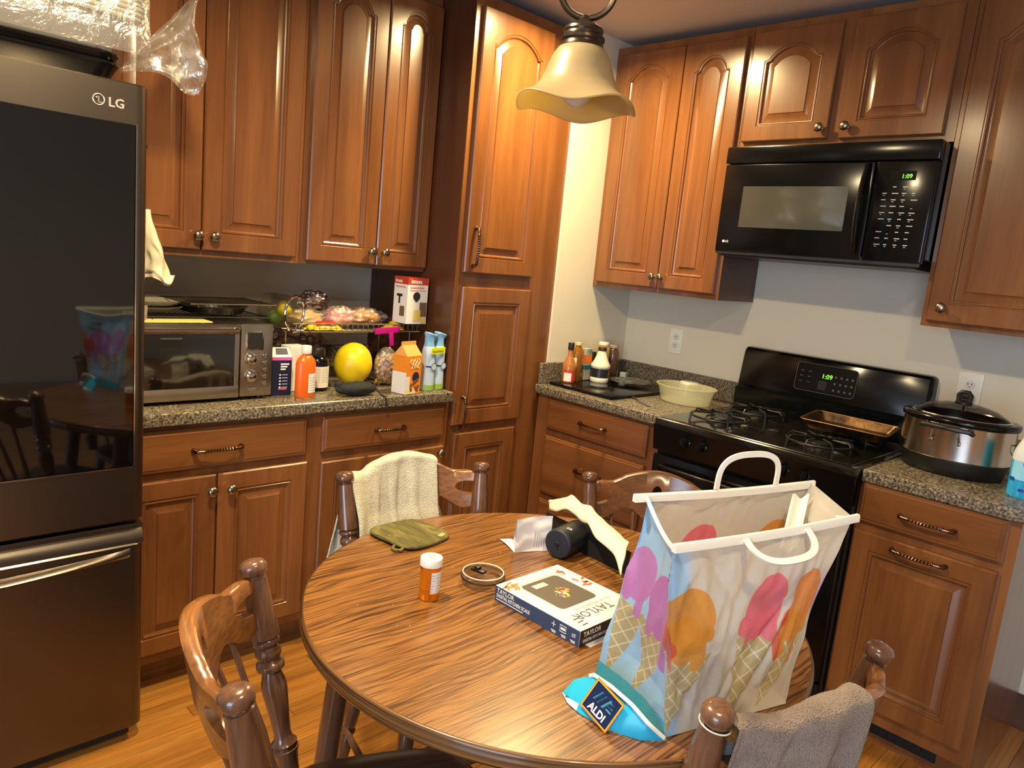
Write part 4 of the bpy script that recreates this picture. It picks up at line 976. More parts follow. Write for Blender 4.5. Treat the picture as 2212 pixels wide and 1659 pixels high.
# massage gun / black shaker bottle on its side
t = thing('drink_shaker', 'black cylindrical bottle lying on its side behind the scale box', 'bottle', (-1.738, -1.578, TZ+.0375), 0, rot=(PI/2, 0, math.radians(-28)+PI))
def rot_to(o, d):
    o.rotation_euler = Vector(d).to_track_quat('Z', 'Y').to_euler()
DK = mat('bottle slate black', '#15181d', .45); DKF = mat('bottle base rubber', '#1a2232', .55)
rot_to(t, (.987, .17, .0)); t.location = (-1.730, -1.545, TZ+.0375)
b = MB().lathe([(.0001, -.002), (.005, -.002), (.006, .0), (.033, .0), (.0365, .003), (.0365, .012)], 40); b.build('base_disc', DKF, t, ang=40)
b = MB().lathe([(.0370, .012), (.0372, .02), (.0370, .10), (.0340, .115), (.0340, .15), (.030, .155), (.0001, .156)], 40); b.build('barrel', DK, t, ang=40)
MB().cyl(.005, -.004, .0, 12).build('centre_pip', BLKM, t)
b = MB().tube([(.0375, .006, .03), (.040, .012, .034), (.040, .018, .040)], .0012, 6); b.build('seam_tab', GREYP, t)
tx = text('TA', .014, mat('badge white', '#eeeeee', .4), t, (0, 0, 0)); tx.matrix_local = Matrix.Translation((-.006, .0372, .022)) @ Matrix.Rotation(-PI/2, 4, 'X') @ Matrix.Rotation(PI, 4, 'Z')
# crumpled cream packing sheet leaning over it
t = ts('packing_sheet', 'long cream foam packing sleeve lying across the black bottle', 'wrapper', -1.66, -1.58, 0)
P0 = [Vector(p) for p in ((-1.635, -1.424, .822), (-1.645, -1.50, .845), (-1.665, -1.585, .838), (-1.690, -1.670, .818), (-1.725, -1.745, .790))]
P1 = [Vector(p) for p in ((-1.618, -1.405, .834), (-1.612, -1.475, .870), (-1.618, -1.55, .862), (-1.630, -1.62, .842), (-1.655, -1.70, .832))]
o_ = Vector((-1.66, -1.58, TZ))
def ps(off):
    def f(u, v):
        i = u*4; k = min(3, int(i)); q = i-k; a = P0[k].lerp(P0[k+1], q); c_ = P1[k].lerp(P1[k+1], q); wv = .006*nz((u*9, v*2, 5))
        a = a+Vector((-.014*math.sin(u*13)*.4-.010*u, 0, -.004*math.sin(u*20)))
        p = a.lerp(c_, v); p.z += .012*math.sin(PI*v)+wv+off+.002*math.sin(v*14); return p-o_
    return f
FO = mat('cream foam', '#e4dcbe', .6); b = MB(); b.grid(ps(0), 60, 14); o = b.build('sleeve', FO, t, fix=False, ang=70)
so = o.modifiers.new('t', 'SOLIDIFY'); so.thickness = .004
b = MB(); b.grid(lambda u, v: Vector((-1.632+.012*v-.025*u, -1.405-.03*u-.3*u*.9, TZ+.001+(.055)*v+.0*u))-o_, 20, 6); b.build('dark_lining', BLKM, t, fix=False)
# crumbs
CR = mat('crumb', '#e2d6bd', .8); rnd = random.Random(11); b = MB()
for k in range(34):
    a = rnd.random()*6.28; r = .42*rnd.random()**.5; b.ball(-1.90+r*math.cos(a)+1.892, -1.60+r*.8*math.sin(a)+1.688, .0008, .0014, .001, .0008, 5, 3)
tag(b.build('crumbs', CR, None, loc=(-1.892, -1.688, .7502)), 'scattered pale crumbs on the dining table top', 'crumbs', kind='stuff')

# ================================================================ BACK COUNTER
CT_ = .9143
def cs(name, label, cat, x, y, rz=0, z=CT_): return thing(name, label, cat, (x, y, z), rz)
def toaster():
    t = cs('toaster_oven', 'stainless countertop toaster oven beside the refrigerator', 'toaster oven', -2.115, -.33)
    X0, X1 = -.24, .24; H0, H1 = .014, .256; SP = .128
    MB().box(X0+.004, X1-.002, .012, .31, H0, H1-.002, .006, 2).build('housing', steel('oven shell', '#7b7268', .35), t)
    MB().box(SP, X1, 0, .02, H0-.002, H1, .005, 2).build('control_panel', STEEL, t)
    b = MB(); b.box(X0, SP-.004, -.004, .016, H0-.002, .052, .004, 2); b.box(X0, SP-.004, -.004, .016, .222, H1-.012, .004, 2); b.box(SP-.022, SP-.004, -.002, .016, .04, .235, .003, 1); b.box(X0, X0+.016, -.002, .016, .04, .235, .003, 1)
    d = b.build('door', STEEL, t); MB().box(X0+.014, SP-.02, -.0005, .01, .05, .224).build('door_glass', mat('oven glass', '#15120d', .06, 0, Coat_Weight=1.0), d, smooth=False)
    b = MB().tube([(X0+.01, -.001, .236), (X0+.012, -.03, .236), (SP-.022, -.03, .236), (SP-.02, -.001, .236)], .008, 10); b.build('door_handle', CHROME, d)
    MB().box(-.125, -.06, -.0012, 0, .206, .211).build('door_badge', GREYP, d, smooth=False)
    b = MB(); b.box(.144, .206, -.003, .004, .168, .232, .003, 2); b.build('display_bezel', CHROME, t); MB().box(.149, .201, -.0036, .0, .173, .227).build('display', mat('dark lcd', '#25241f', .3), t, smooth=False)
    for z_ in (.140, .083):
        b = MB().at(.163, 0, z_, PI/2).lathe([(.0215, 0), (.0215, .003), (.017, .004), (.0155, .017), (.013, .019), (.0001, .0195)], 28); b.build('dial', CHROME, t, ang=40)
    for k in range(5):
        b = MB().at(.212, -.002, .150-k*.0232+.0, PI/2); b.lathe([(.0078, 0), (.0078, .003), (.006, .004), (.0001, .004)], 16, sx=1.25, sy=.75); b.build('button', CHROME, t)
    MB().box(.155, .190, -.003, .001, .030, .042, .003, 2).build('start_button', CHROME, t)
    for x in (X0+.04, X1-.03):
        for y in (.03, .27): MB().at(x, y, 0).cyl(.013, 0, H0+.002, 14).build('foot', BLKP, t)
    b = MB()
    for k in range(7): b.box(-.06+k*.04, -.035+k*.04, .02, .028, H1-.003, H1-.0012)
    b.build('top_vent', BLKM, t, smooth=False)
toaster()
OT = CT_+.2545
# yellow paper, rack, pans, plates on the oven
t = cs('paper_booklet', 'yellow booklet lying on the toaster oven beside the fridge', 'booklet', -2.20, -.29, .02, OT)
b = MB().box(-.11, .13, -.015, .06, 0, .004, .0008, 1); b.build('pages', mat('booklet yellow', '#d8cf7a', .6), t)
def wire_rack(name, label, x, y, z, w, d, n, m, rz=0):
    t = cs(name, label, 'rack', x, y, rz, z); b = MB()
    b.tube([(-w/2, -d/2, .012), (w/2, -d/2, .012), (w/2, d/2, .012), (-w/2, d/2, .012)], .0022, 6, closed=True)
    b.build('rim_wire', m, t); b = MB()
    for k in range(n): xx = -w/2+(k+1)*w/(n+1); b.tube([(xx, -d/2, .012), (xx, d/2, .012)], .0013, 5)
    o = b.build('cross_wires', m, t); o['kind'] = 'stuff'
    b = MB()
    for sx in (-1, 1):
        for sy in (-1, 1): b.tube([(sx*w*.42, sy*d*.5, .012), (sx*w*.42, sy*d*.5, .0)], .0022, 6)
    b.build('feet', m, t); return t
wire_rack('cooling_rack', 'black wire cooling rack directly on the toaster oven', -2.06, -.12, OT, .42, .26, 22, BLKP)
t = cs('round_pan', 'dark round metal pan on the rack on the toaster oven', 'pan', -1.99, -.10, 0, OT+.0145)
b = MB().lathe([(.0001, .001), (.10, .001), (.112, .022), (.119, .024), (.119, .027), (.110, .026), (.098, .006), (.0001, .006)], 40, cap=False); b.build('pan_body', mat('dark tin', '#4b4945', .35, .8), t)
wire_rack('grill_rack', 'silver edged wire grill rack lying on the round dark pan', -1.975, -.12, OT+.042, .30, .24, 20, mat('rack steel', '#7d766c', .3, .9), .05)
for i in range(2):
    t = cs('shallow_dish' if i else 'serving_plate', ['grey oval plate stacked under the white bag on the oven', 'flat pale dish on top of the grey plate'][i], ['plate', 'dish'][i], -2.20, -.10, 0, OT+.0145+.020*i)
    b = MB().lathe([(.0001, .001), (.075, .001), (.105, .014), (.108, .018), (.103, .018), (.075, .007), (.0001, .006)], 40, cap=False, sx=1.0, sy=.8); b.build('dish', mat('plate grey', '#a7a294', .4) if i else mat('plate stone', '#8d897c', .4), t)
# white plastic bag / paper towel hanging at fridge side
t = thing('plastic_bag', 'crumpled white plastic bag hanging from the side of the refrigerator', 'bag', (-2.374, -.49, 1.275))
def wb(u, v):
    z = .215*(1-v)+.03; w = .040+.060*v**1.5; x = w*u*1.0+.02*v*math.sin(v*3); a = nz((u*3, v*4, 4)); y = .03*math.sin(u*5+v*2)*v + .03*a*v-.02
    x += .012*nz((u*5, v*6, 8))*v
    if v > .78: x += (v-.78)*.04*u; z += .02*math.sin(u*6)+(v-.78)*.22*u
    return (x, y, z-.02)
WB = mat('white film', '#cdc4aa', .5); WB2 = WB
b = MB(); b.grid(wb, 30, 50); o = b.build('film', WB, t, fix=False, ang=70); so = o.modifiers.new('t', 'SOLIDIFY'); so.thickness = .002
b = MB(); b.grid(lambda u, v: (.004+.045*u+.004*v, .02-.02*math.sin(u*3+v), -.035-.045*v+.008*nz((u*4, v*4, 1))), 14, 12); b.build('film_tail', mat('grey white film', '#b9b1a2', .5), t, fix=False)
# wire shelf basket
BW = mat('basket wire', '#a59c8c', .25, .9)
def basket():
    t = cs('wire_shelf', 'low chrome wire shelf holding bread bags above the countertop', 'shelf', -1.455, -.12)
    x0, x1, y0, y1, z = -.285, .285, -.09, .19, .212; b = MB()
    b.tube([(x0, y0, z+.030), (x1, y0, z+.030), (x1, y1, z+.030), (x0, y1, z+.030)], .0024, 6, closed=True); b.tube([(x0, y0, z), (x1, y0, z), (x1, y1, z), (x0, y1, z)], .0024, 6, closed=True); b.build('rim_wire', BW, t)
    b = MB()
    for k in range(24): xx = x0+(k+.5)*(x1-x0)/24; b.tube([(xx, y0, z+.030), (xx, y0, z), (xx, y1, z), (xx, y1, z+.030)], .0012, 5)
    for k in range(5): yy = y0+(k+1)*(y1-y0)/6; b.tube([(x0, yy, z), (x1, yy, z)], .0016, 5)
    o = b.build('cross_wires', BW, t); o['kind'] = 'stuff'
    b = MB(); b.tube([(x0+.045, y0-.002, z+.012), (x0+.04, y0-.002, z+.004), (x0+.03, y0-.002, z+.004), (x0+.024, y0-.002, z+.015), (x0+.030, y0-.002, z+.027), (x0+.042, y0-.002, z+.028), (x0+.07, y0-.002, z+.0)], .002, 6); b.build('scroll', BW, t)
    for sx, yy in ((x0+.004, y1), (x1-.004, y1), (x0+.004, y0+.06), (x1-.004, y0+.06)): MB().tube([(sx, yy, 0), (sx, yy, z)], .003, 6).build('leg', BW, t)
basket()
SZ = CT_+.2145
# glass jar on its side with produce inside
t = thing('glass_jar', 'large glass jar lying on its side on the wire shelf by the oven', 'jar', (-1.770, -.131, SZ+.0675))
rot_to(t, (.50, -.866, -.03)); JG = glassy('jar glass', '#c9d0bb', .03, .35)
b = MB().lathe([(.0001, -.050), (.050, -.047), (.060, -.038), (.063, -.02), (.063, .03), (.060, .05), (.058, .07), (.062, .074), (.062, .08), (.056, .08), (.055, .05), (.059, .03), (.059, -.02), (.055, -.033), (.0001, -.042)], 40, cap=False); b.build('jar_glass', JG, t)
MB().tube([(.0615*math.cos(2*PI*k/40), 0.0615*math.sin(2*PI*k/40), .079) for k in range(40)], .0048, 8, closed=True).build('mouth_ring', CHROME, t)
t2 = thing('lime', 'green fruit seen inside the glass jar on its side', 'fruit', (-1.772, -.125, SZ+.038)); MB().ball(0, 0, 0, .030, .03, .028, 16, 12).build('peel', mat('lime green', '#4e6a2a', .35), t2)
t2 = thing('lemon', 'yellow fruit seen inside the glass jar on its side', 'fruit', (-1.750, -.160, SZ+.072)); MB().ball(0, 0, 0, .026, .024, .022, 16, 12).build('peel', mat('lemon yellow', '#c9b31e', .35), t2)
# bread and snack bags
def lump(name, label, cat, x, y, z, rx, ry, rz_, mt, film, seed, rot=0, inner='loaf'):
    t = thing(name, label, cat, (x, y, z+rz_*1.12), rot)
    f = lambda d: 1+.30*nz((d.x*2.6+seed, d.y*2.6, d.z*2.6))+.10*nz((d.x*8, d.y*8+seed, d.z*8))
    MB().ball(0, 0, 0, rx, ry, rz_, 28, 18, lambda d: f(d)*.93).build(inner, mt, t, ang=60)
    MB().ball(0, 0, rz_*.10, rx*1.10, ry*1.05, rz_*1.02, 36, 24, lambda d: f(d)*1.0+.24*abs(nz((d.x*5, d.y*5, d.z*5+seed)))+.10*nz((d.x*13, d.y*13, d.z*13+seed))+.5*max(0, d.x-.75)).build('film', film, t, ang=20)
    return t
BR = mat('bread crust', '#c48a4a', .7); BR2 = mat('bread pale', '#d9b273', .7); RED = mat('packet red', '#b5291f', .35); YEL = mat('packet yellow', '#e4c414', .35); PK = mat('packet pink', '#d88a8a', .4); MAR = mat('maroon film', '#5a2420', .2)
lump('bread_bag', 'bread rolls in a clear bag at the left of the wire shelf', 'bread', -1.635, -.10, SZ+.002, .075, .05, .030, BR2, CLEAR, 1)
lump('bread_bag', 'bag of buns with red print in the middle of the wire shelf', 'bread', -1.505, -.13, SZ+.002, .060, .05, .036, PK, CLEAR, 5, .3)
lump('bread_bag', 'long loaf in a clear bag beside the boxed shaker', 'bread', -1.375, -.10, SZ+.002, .088, .05, .034, BR, CLEAR, 9, .15)
lump('snack_bag', 'dark knotted cellophane bag piled on top of the bread', 'bag', -1.555, -.02, SZ+.045, .050, .04, .040, MAR, film('brown film', '#8a5a48', .35, .25), 13)
def packet(name, label, x, y, z, w, d, mt, mt2, seed, rz=0):
    t = thing(name, label, 'packet', (x, y, z), rz)
    b = MB(); b.grid(lambda u, v: ((u-.5)*w, (v-.5)*d, .002+.026*math.sin(PI*u)**.7*math.sin(PI*v)**.7+.006*nz((u*6, v*6, seed))), 24, 16); b.build('wrapper', mt, t, fix=False, ang=30)
    b = MB(); b.grid(lambda u, v: ((u-.5)*w*.55, (v-.5)*d*.7-.004, .006+.028*math.sin(PI*(.22+u*.56))**.7*math.sin(PI*(.15+v*.7))**.7+.006*nz((u*6, v*6, seed))), 14, 10); b.build('print_panel', mt2, t, fix=False, ang=30); return t
packet('snack_packet', 'yellow and red snack packet at the front of the wire shelf', -1.595, -.175, SZ+.002, .15, .06, YEL, RED, 3)
packet('snack_packet', 'small yellow packet beside the boxed shaker on the shelf', -1.272, -.165, SZ+.002, .075, .07, YEL, mat('packet gold', '#caa40e', .3), 7)
# boxed shaker
t = thing('gadget_box', 'tall white and red kitchen gadget carton at the right end of the wire shelf', 'box', (-1.217, -.198, SZ+.0335), .03)
MB().box(-.052, .052, -.045, .045, 0, .186, .001, 1).build('carton', CW, t, smooth=False)
RB_ = mat('carton red', '#b8402c', .4); b = MB(); b.box(-.0526, .0526, -.0456, .0456, .158, .1866); b.build('red_band', RB_, t, smooth=False)
text('imusa', .024, PW, t, (-.038, -.0462, .164), FRONT, .0001, bold=.0005); text('imusa', .019, PW, t, (-.0532, .036, .164), (PI/2, 0, -PI/2), .0001, bold=.0004)
b = MB(); b.box(-.040, .030, -.0462, -.0455, .144, .149); b.box(-.040, .040, -.0462, -.0455, .134, .137); b.box(-.0532, -.0525, -.03, .035, .144, .149); b.build('small_print', mat('print rose', '#c98a80', .5), t, smooth=False)
b = MB().at(-.006, -.0462, .112, PI/2, 0, 0); b.cyl(.018, -.0002, .0002, 16); b.at(-.006, -.0462, .09).box(-.006, .006, -.0003, .0003, 0, .022); b.at(-.0532, .005, 0).box(-.0003, .0003, -.018, .018, .108, .118); b.box(-.0003, .0003, -.005, .005, .08, .11); b.build('pictured_lid', PB, t, smooth=False)
b = MB().at(.028, -.0463, 0); b.box(-.016, .02, -.0003, .0003, .030, .088); b.at(-.0533, 0, 0).box(-.0003, .0003, -.03, .0, .03, .07); b.build('pictured_pepper', mat('pepper print', '#6a563c', .6), t, smooth=False)['kind'] = 'stuff'
b = MB().at(.0, -.0464, 0); b.box(-.016, .018, -.0003, .0003, .012, .058); b.box(.02, .046, -.0003, .0003, .004, .030); b.build('pictured_salt', mat('spice print', '#d8c06a', .6), t, smooth=False)
# magenta bag clip hanging on the shelf's edge
t = thing('bag_clip', 'magenta plastic bag clip hanging on the front of the wire shelf', 'clip', (-1.335, -.2175, SZ+.0)); MG = mat('magenta plastic', '#b0127c', .35)
b = MB().at(0, 0, .004, 0, -.07, 0).box(-.058, .058, -.004, .004, -.012, .012, .002, 2); b.build('bar', MG, t)
b = MB().at(.018, -.003, -.014, 0, -.15, 0); b.box(-.010, .010, -.003, .003, -.045, .012, .003, 2); b.build('tab', MG, t)
# carton boxes, bottles
t = cs('medicine_box', 'navy and pink upright medicine carton beside the toaster oven', 'box', -1.815, -.255, -.12)
b = MB().box(-.036, .036, -.036, .036, 0, .135, .001, 1); b.build('carton', mat('carton deep navy', '#161d3c', .4), t, smooth=False)
b = MB(); b.add([(-.036, -.036, .135), (.036, -.036, .135), (.036, .036, .135), (-.036, .036, .135), (-.030, -.012, .166), (.030, -.012, .166), (.030, .030, .160), (-.030, .030, .160)], [(0, 1, 5, 4), (1, 2, 6, 5), (2, 3, 7, 6), (3, 0, 4, 7), (4, 5, 6, 7)]); b.build('top_flaps', CW, t, smooth=False)
MB().box(-.0364, .0364, -.0364, .0364, .124, .1352).build('pink_band', mat('carton pink', '#cf5fa8', .4), t, smooth=False)
b = MB(); 
for k in range(3): b.box(-.004, .026-.006*k, -.0366, -.036, .108-k*.009, .113-k*.009)
for k in range(5): b.box(-.008, -.002, -.0366, -.036, .070-k*.011, .075-k*.011); b.box(.002, .022, -.0366, -.036, .072-k*.011, .0735-k*.011)
b.build('label_print', PW, t, smooth=False)
MB().box(-.010, .020, -.0366, -.036, .020, .026).build('red_print', mat('carton pinkred', '#d8607a', .4), t, smooth=False)
b = MB(); b.add([(-.020, -.030, .144), (.024, -.030, .144), (.022, -.015, .163), (-.018, -.015, .163)], [(0, 1, 2, 3)]); b.build('top_label', mat('carton deep navy', '#161d3c', .4), t, smooth=False, loc=(0, -.0008, .0006))
t = cs('white_box', 'plain white carton behind the orange bottle', 'box', -1.735, -.215, .1); MB().box(-.035, .035, -.03, .03, 0, .165, .002, 1).build('carton', CW, t, smooth=False)
def bottle(name, label, x, y, prof, m, capprof, capm, cap='cap', n=32, sx=1, sy=1, rz=0, z=CT_, tr=None):
    t = cs(name, label, 'bottle', x, y, rz, z); MB().lathe(prof, n, sx=sx, sy=sy).build('bottle_body', m, t, ang=50)
    if capprof: MB().lathe(capprof, 28).build(cap, capm, t, ang=40)
    return t
ORG = mat('orange bottle', '#e8661c', .28); 
t = bottle('syrup_bottle', 'orange bottle with white cap in front of the white carton', -1.752, -.335, [(.036, 0), (.038, .004), (.038, .118), (.034, .132), (.022, .146), (.015, .150), (.015, .156)], ORG, [(.0165, .154), (.0175, .156), (.0175, .180), (.016, .182), (.0001, .182)], WHITE, sx=1.0, sy=.72, rz=.15)
b = MB(); b.grid(lambda u, v: (.0386*math.cos(-1.75+u*1.35), .0280*math.sin(-1.75+u*1.35), .018+v*.068), 14, 2); lb = b.build('label', CW, t, fix=False)
b = MB()
for k in range(6): b.grid(lambda u, v: (.0389*math.cos(-1.62+u*1.0), .0283*math.sin(-1.62+u*1.0), .026+k*.009+v*.0013), 8, 2)
b.build('label_print', mat('print grey', '#8a8a92', .6), lb, fix=False)
t = bottle('vitamin_bottle', 'black bottle with white label beside the yellow melon', -1.648, -.235, [(.038, 0), (.041, .004), (.041, .100), (.038, .116), (.026, .128), (.022, .130)], BLKG, [(.0255, .126), (.026, .128), (.026, .155), (.024, .158), (.0001, .158)], BLKP)
b = MB(); b.grid(lambda u, v: (.0415*math.cos(-2.9+u*2.7), .0415*math.sin(-2.9+u*2.7), .014+v*.078), 24, 2); lb = b.build('label', CW, t, fix=False)
b = MB()
for k in range(9):
    for q in range(2): b.grid(lambda u, v: (.0418*math.cos(-2.5+q*.85+u*.7), .0418*math.sin(-2.5+q*.85+u*.7), .034+k*.0062+v*.0009), 8, 2)
b.build('label_print', mat('print grey', '#8a8a92', .6), lb, fix=False)
# melon
t = cs('melon', 'large yellow canary melon on the back countertop', 'melon', -1.470, -.195)
YM = mat('melon skin', '#f0cf12', .38); v = coords(YM, (1, 1, 1), False); n = N(YM, 'ShaderNodeTexNoise', Scale=9.0, Detail=5, Roughness=.6); lk(YM, v, n.inputs['Vector']); lk(YM, ramp(YM, n.outputs[0], [(.3, '#dcb80a'), (.6, '#f2d21c'), (.8, '#e8d456')]), bsdf(YM).inputs['Base Color'])
b = MB().at(0, 0, .085, .10, .06, 0).ball(0, 0, 0, .074, .074, .0835, 36, 24, lambda d: 1+.012*math.cos(10*math.atan2(d.y, d.x))*(1-abs(d.z))+.02*nz((d.x*2, d.y*2, d.z*2))); b.build('rind', YM, t)
MB().at(.004, -.009, .160, 0, 0, 0).lathe([(.005, 0), (.004, .004), (.0001, .005)], 8).build('stem_scar', mat('stem brown', '#6b5a22', .8), t)
# black cuff (blood pressure monitor pouch) with cord
t = cs('cuff_pouch', 'rolled black fabric pouch with cord in front of the melon', 'pouch', -1.565, -.375, -.1)
BF = mat('black fabric', '#1c1c1d', .8); v = coords(BF, (1, 1, 1), False); n = N(BF, 'ShaderNodeTexNoise', Scale=500.0, Detail=2); lk(BF, v, n.inputs['Vector']); bump(BF, n.outputs[0], .5, .001)
b = MB().ball(0, 0, .026, .078, .034, .026, 36, 18, lambda d: 1+.10*nz((d.x*3, d.y*3, d.z*3))+.05*max(0, -d.x)*1.0); b.build('pouch_body', BF, t)
MB().ball(-.066, .01, .040, .018, .014, .016, 14, 10).build('knot', BF, t)
MB().tube([(.070, .0, .030), (.084, -.008, .018), (.088, -.025, .006), (.089, -.045, .003), (.089, -.0605, .0030), (.0895, -.0655, -.002), (.0895, -.0655, -.03)], .0028, 8).build('cord', BLKM, t)
# bag of nuts
t = cs('nut_bag', 'clear bag of shelled nuts behind the orange juice carton', 'bag', -1.345, -.24)
NU = mat('nut brown', '#b38a54', .4); rnd = random.Random(4); b = MB()
for k in range(170):
    a = rnd.random()*6.28; z = rnd.random()*.115; r = (.045-.012*abs(z/.115-.4))*rnd.random()**.3; b.at(r*math.cos(a), r*math.sin(a)*.8, z+.008, rnd.random()*3, rnd.random()*3, 0).ball(0, 0, 0, .0095, .006, .0055, 7, 5)
b.at(); o = b.build('nuts', NU, t); o['kind'] = 'stuff'
MB().ball(0, 0, .079, .052, .042, .070, 32, 22, lambda d: 1+.10*nz((d.x*5, d.y*5, d.z*5))+.35*max(0, d.z-.75)).build('film', CLEAR, t, ang=20)
# dark red bag behind bottles
lump('produce_bag', 'dark red netted produce bag behind the black vitamin bottle', 'bag', -1.60, .07, CT_, .12, .06, .085, mat('deep red', '#571a14', .4), film('red film', '#7a3a30', .25, .3), 21, 0, 'produce')
# juice carton
t = cs('juice_carton', 'orange gable top carton of drink powder beside the air fresheners', 'carton', -1.350, -.385, .22)
OR = mat('carton orange', '#e88a2a', .4); MB().box(-.0425, .0425, -.035, .035, 0, .148, .001, 1).build('carton', OR, t, smooth=False)
b = MB(); b.add([(-.0425, -.035, .148), (.0425, -.035, .148), (.0425, .035, .148), (-.0425, .035, .148), (-.040, -.002, .186), (.040, -.002, .186), (-.040, .002, .186), (.040, .002, .186), (-.040, -.002, .200), (.040, -.002, .200), (.040, .002, .200), (-.040, .002, .200)], [(0, 1, 5, 4), (2, 3, 6, 7), (0, 4, 6, 3), (1, 2, 7, 5), (4, 5, 9, 8), (7, 6, 11, 10), (8, 9, 10, 11), (4, 8, 11, 6), (5, 7, 10, 9)]); b.build('gable_top', mat('carton light orange', '#eca45a', .4), t, smooth=False)
MB().box(-.0430, -.0424, -.0345, .0345, .002, .085).build('white_side', CW, t, smooth=False)
MB().box(-.0424, -.020, -.0356, -.035, .002, .07).build('white_corner', CW, t, smooth=False)
b = MB()
for k in range(4): b.tube([(-.016+k*.014+.006*math.sin(q*1.1+k), -.0358, .100+q*.006) for q in range(7)], .0022, 5)
b.build('brush_lettering', mat('carton cream', '#f2d9a8', .4), t)
b = MB().at(0, -.0358, 0); b.ball(.012, 0, .066, .020, .0004, .020, 16, 8); b.build('pictured_bowl', mat('carton night blue', '#232544', .4), t)
b = MB().at(0, -.0362, 0)
for k in range(14): b.ball(-.014+.046*rnd.random(), 0, .012+.05*rnd.random(), .007, .0004, .006, 8, 5)
o = b.build('pictured_food', mat('carton choc', '#7a5238', .4), t); o['kind'] = 'stuff'
MB().box(-.0420, .016, -.0361, -.0350, .002, .022).build('cream_foot', mat('carton cream', '#f2d9a8', .4), t, smooth=False)
# air fresheners twin pack
t = thing('air_freshener', '', 'spray bottle', (-1.235, -.365, CT_), .1, 'twin pack of air fresheners')
FB = mat('freshener blue', '#7fb0dc', .3); FW = mat('freshener pale', '#b9cfe4', .3)
MB().lathe([(.027, 0), (.029, .004), (.0295, .02), (.0285, .05), (.0275, .10), (.0275, .145), (.025, .165), (.021, .178)], 28).build('bottle_body', FW, t)
b = MB(); b.lathe([(.0215, .176), (.0195, .19), (.019, .202), (.020, .21)], 24); b.at(.004, 0, .214, 0, .28, 0).lathe([(.019, -.012), (.027, .003), (.029, .009), (.026, .013), (.0001, .014)], 24, sx=1.1, sy=.75); b.build('sprayer', FB, t)
b = MB().box(.020, .025, -.004, .004, .170, .196, .002, 1); b.build('trigger', mat('trigger white', '#cfd8e2', .35), t)
b = MB(); b.grid(lambda u, v: (.0302*math.cos(-2.7+u*2.4), .0302*math.sin(-2.7+u*2.4), .004+v*.020), 16, 2); b.build('green_band', mat('label lime', '#93b53c', .4), t, fix=False)
b = MB(); b.grid(lambda u, v: (.0287*math.cos(-2.6+u*1.6), .0287*math.sin(-2.6+u*1.6), .095+v*.006), 12, 2); b.build('label_stripe', mat('label navy', '#24345c', .4), t, fix=False)
b = MB().at(.006, -.0283, .098, PI/2); b.cyl(.014, 0, .0012, 20); b.build('label_disc', FW, t); b = MB().tube([(.006+.014*math.cos(2*PI*k/24), -.0297, .098+.014*math.sin(2*PI*k/24)) for k in range(24)], .0008, 5, closed=True); b.build('label_ring', mat('label navy', '#24345c', .4), t)
def dup(root, loc, label):
    r = root.copy(); COL.objects.link(r); r.location = loc; r['label'] = label
    for ch in list(root.children):
        c = ch.copy(); COL.objects.link(c); c.parent = r
        for g in list(ch.children): d = g.copy(); COL.objects.link(d); d.parent = c
    return r
dup(t, (-1.176, -.352, CT_), 'light blue spray air freshener beside the pantry, right of its twin'); t['label'] = 'light blue spray air freshener beside the orange carton, left of its twin'
t = cs('value_sleeve', 'yellow value pack label around the two air fresheners', 'label', -1.208, -.39, .20, CT_+.148)
b = MB().box(-.042, .042, -.003, .0, 0, .026, .001, 1); b.build('sleeve', mat('neon yellow', '#d6e11c', .4), t); text('VALUE PACK', .0115, PB, t, (-.037, -.0036, .007), FRONT, .0001)

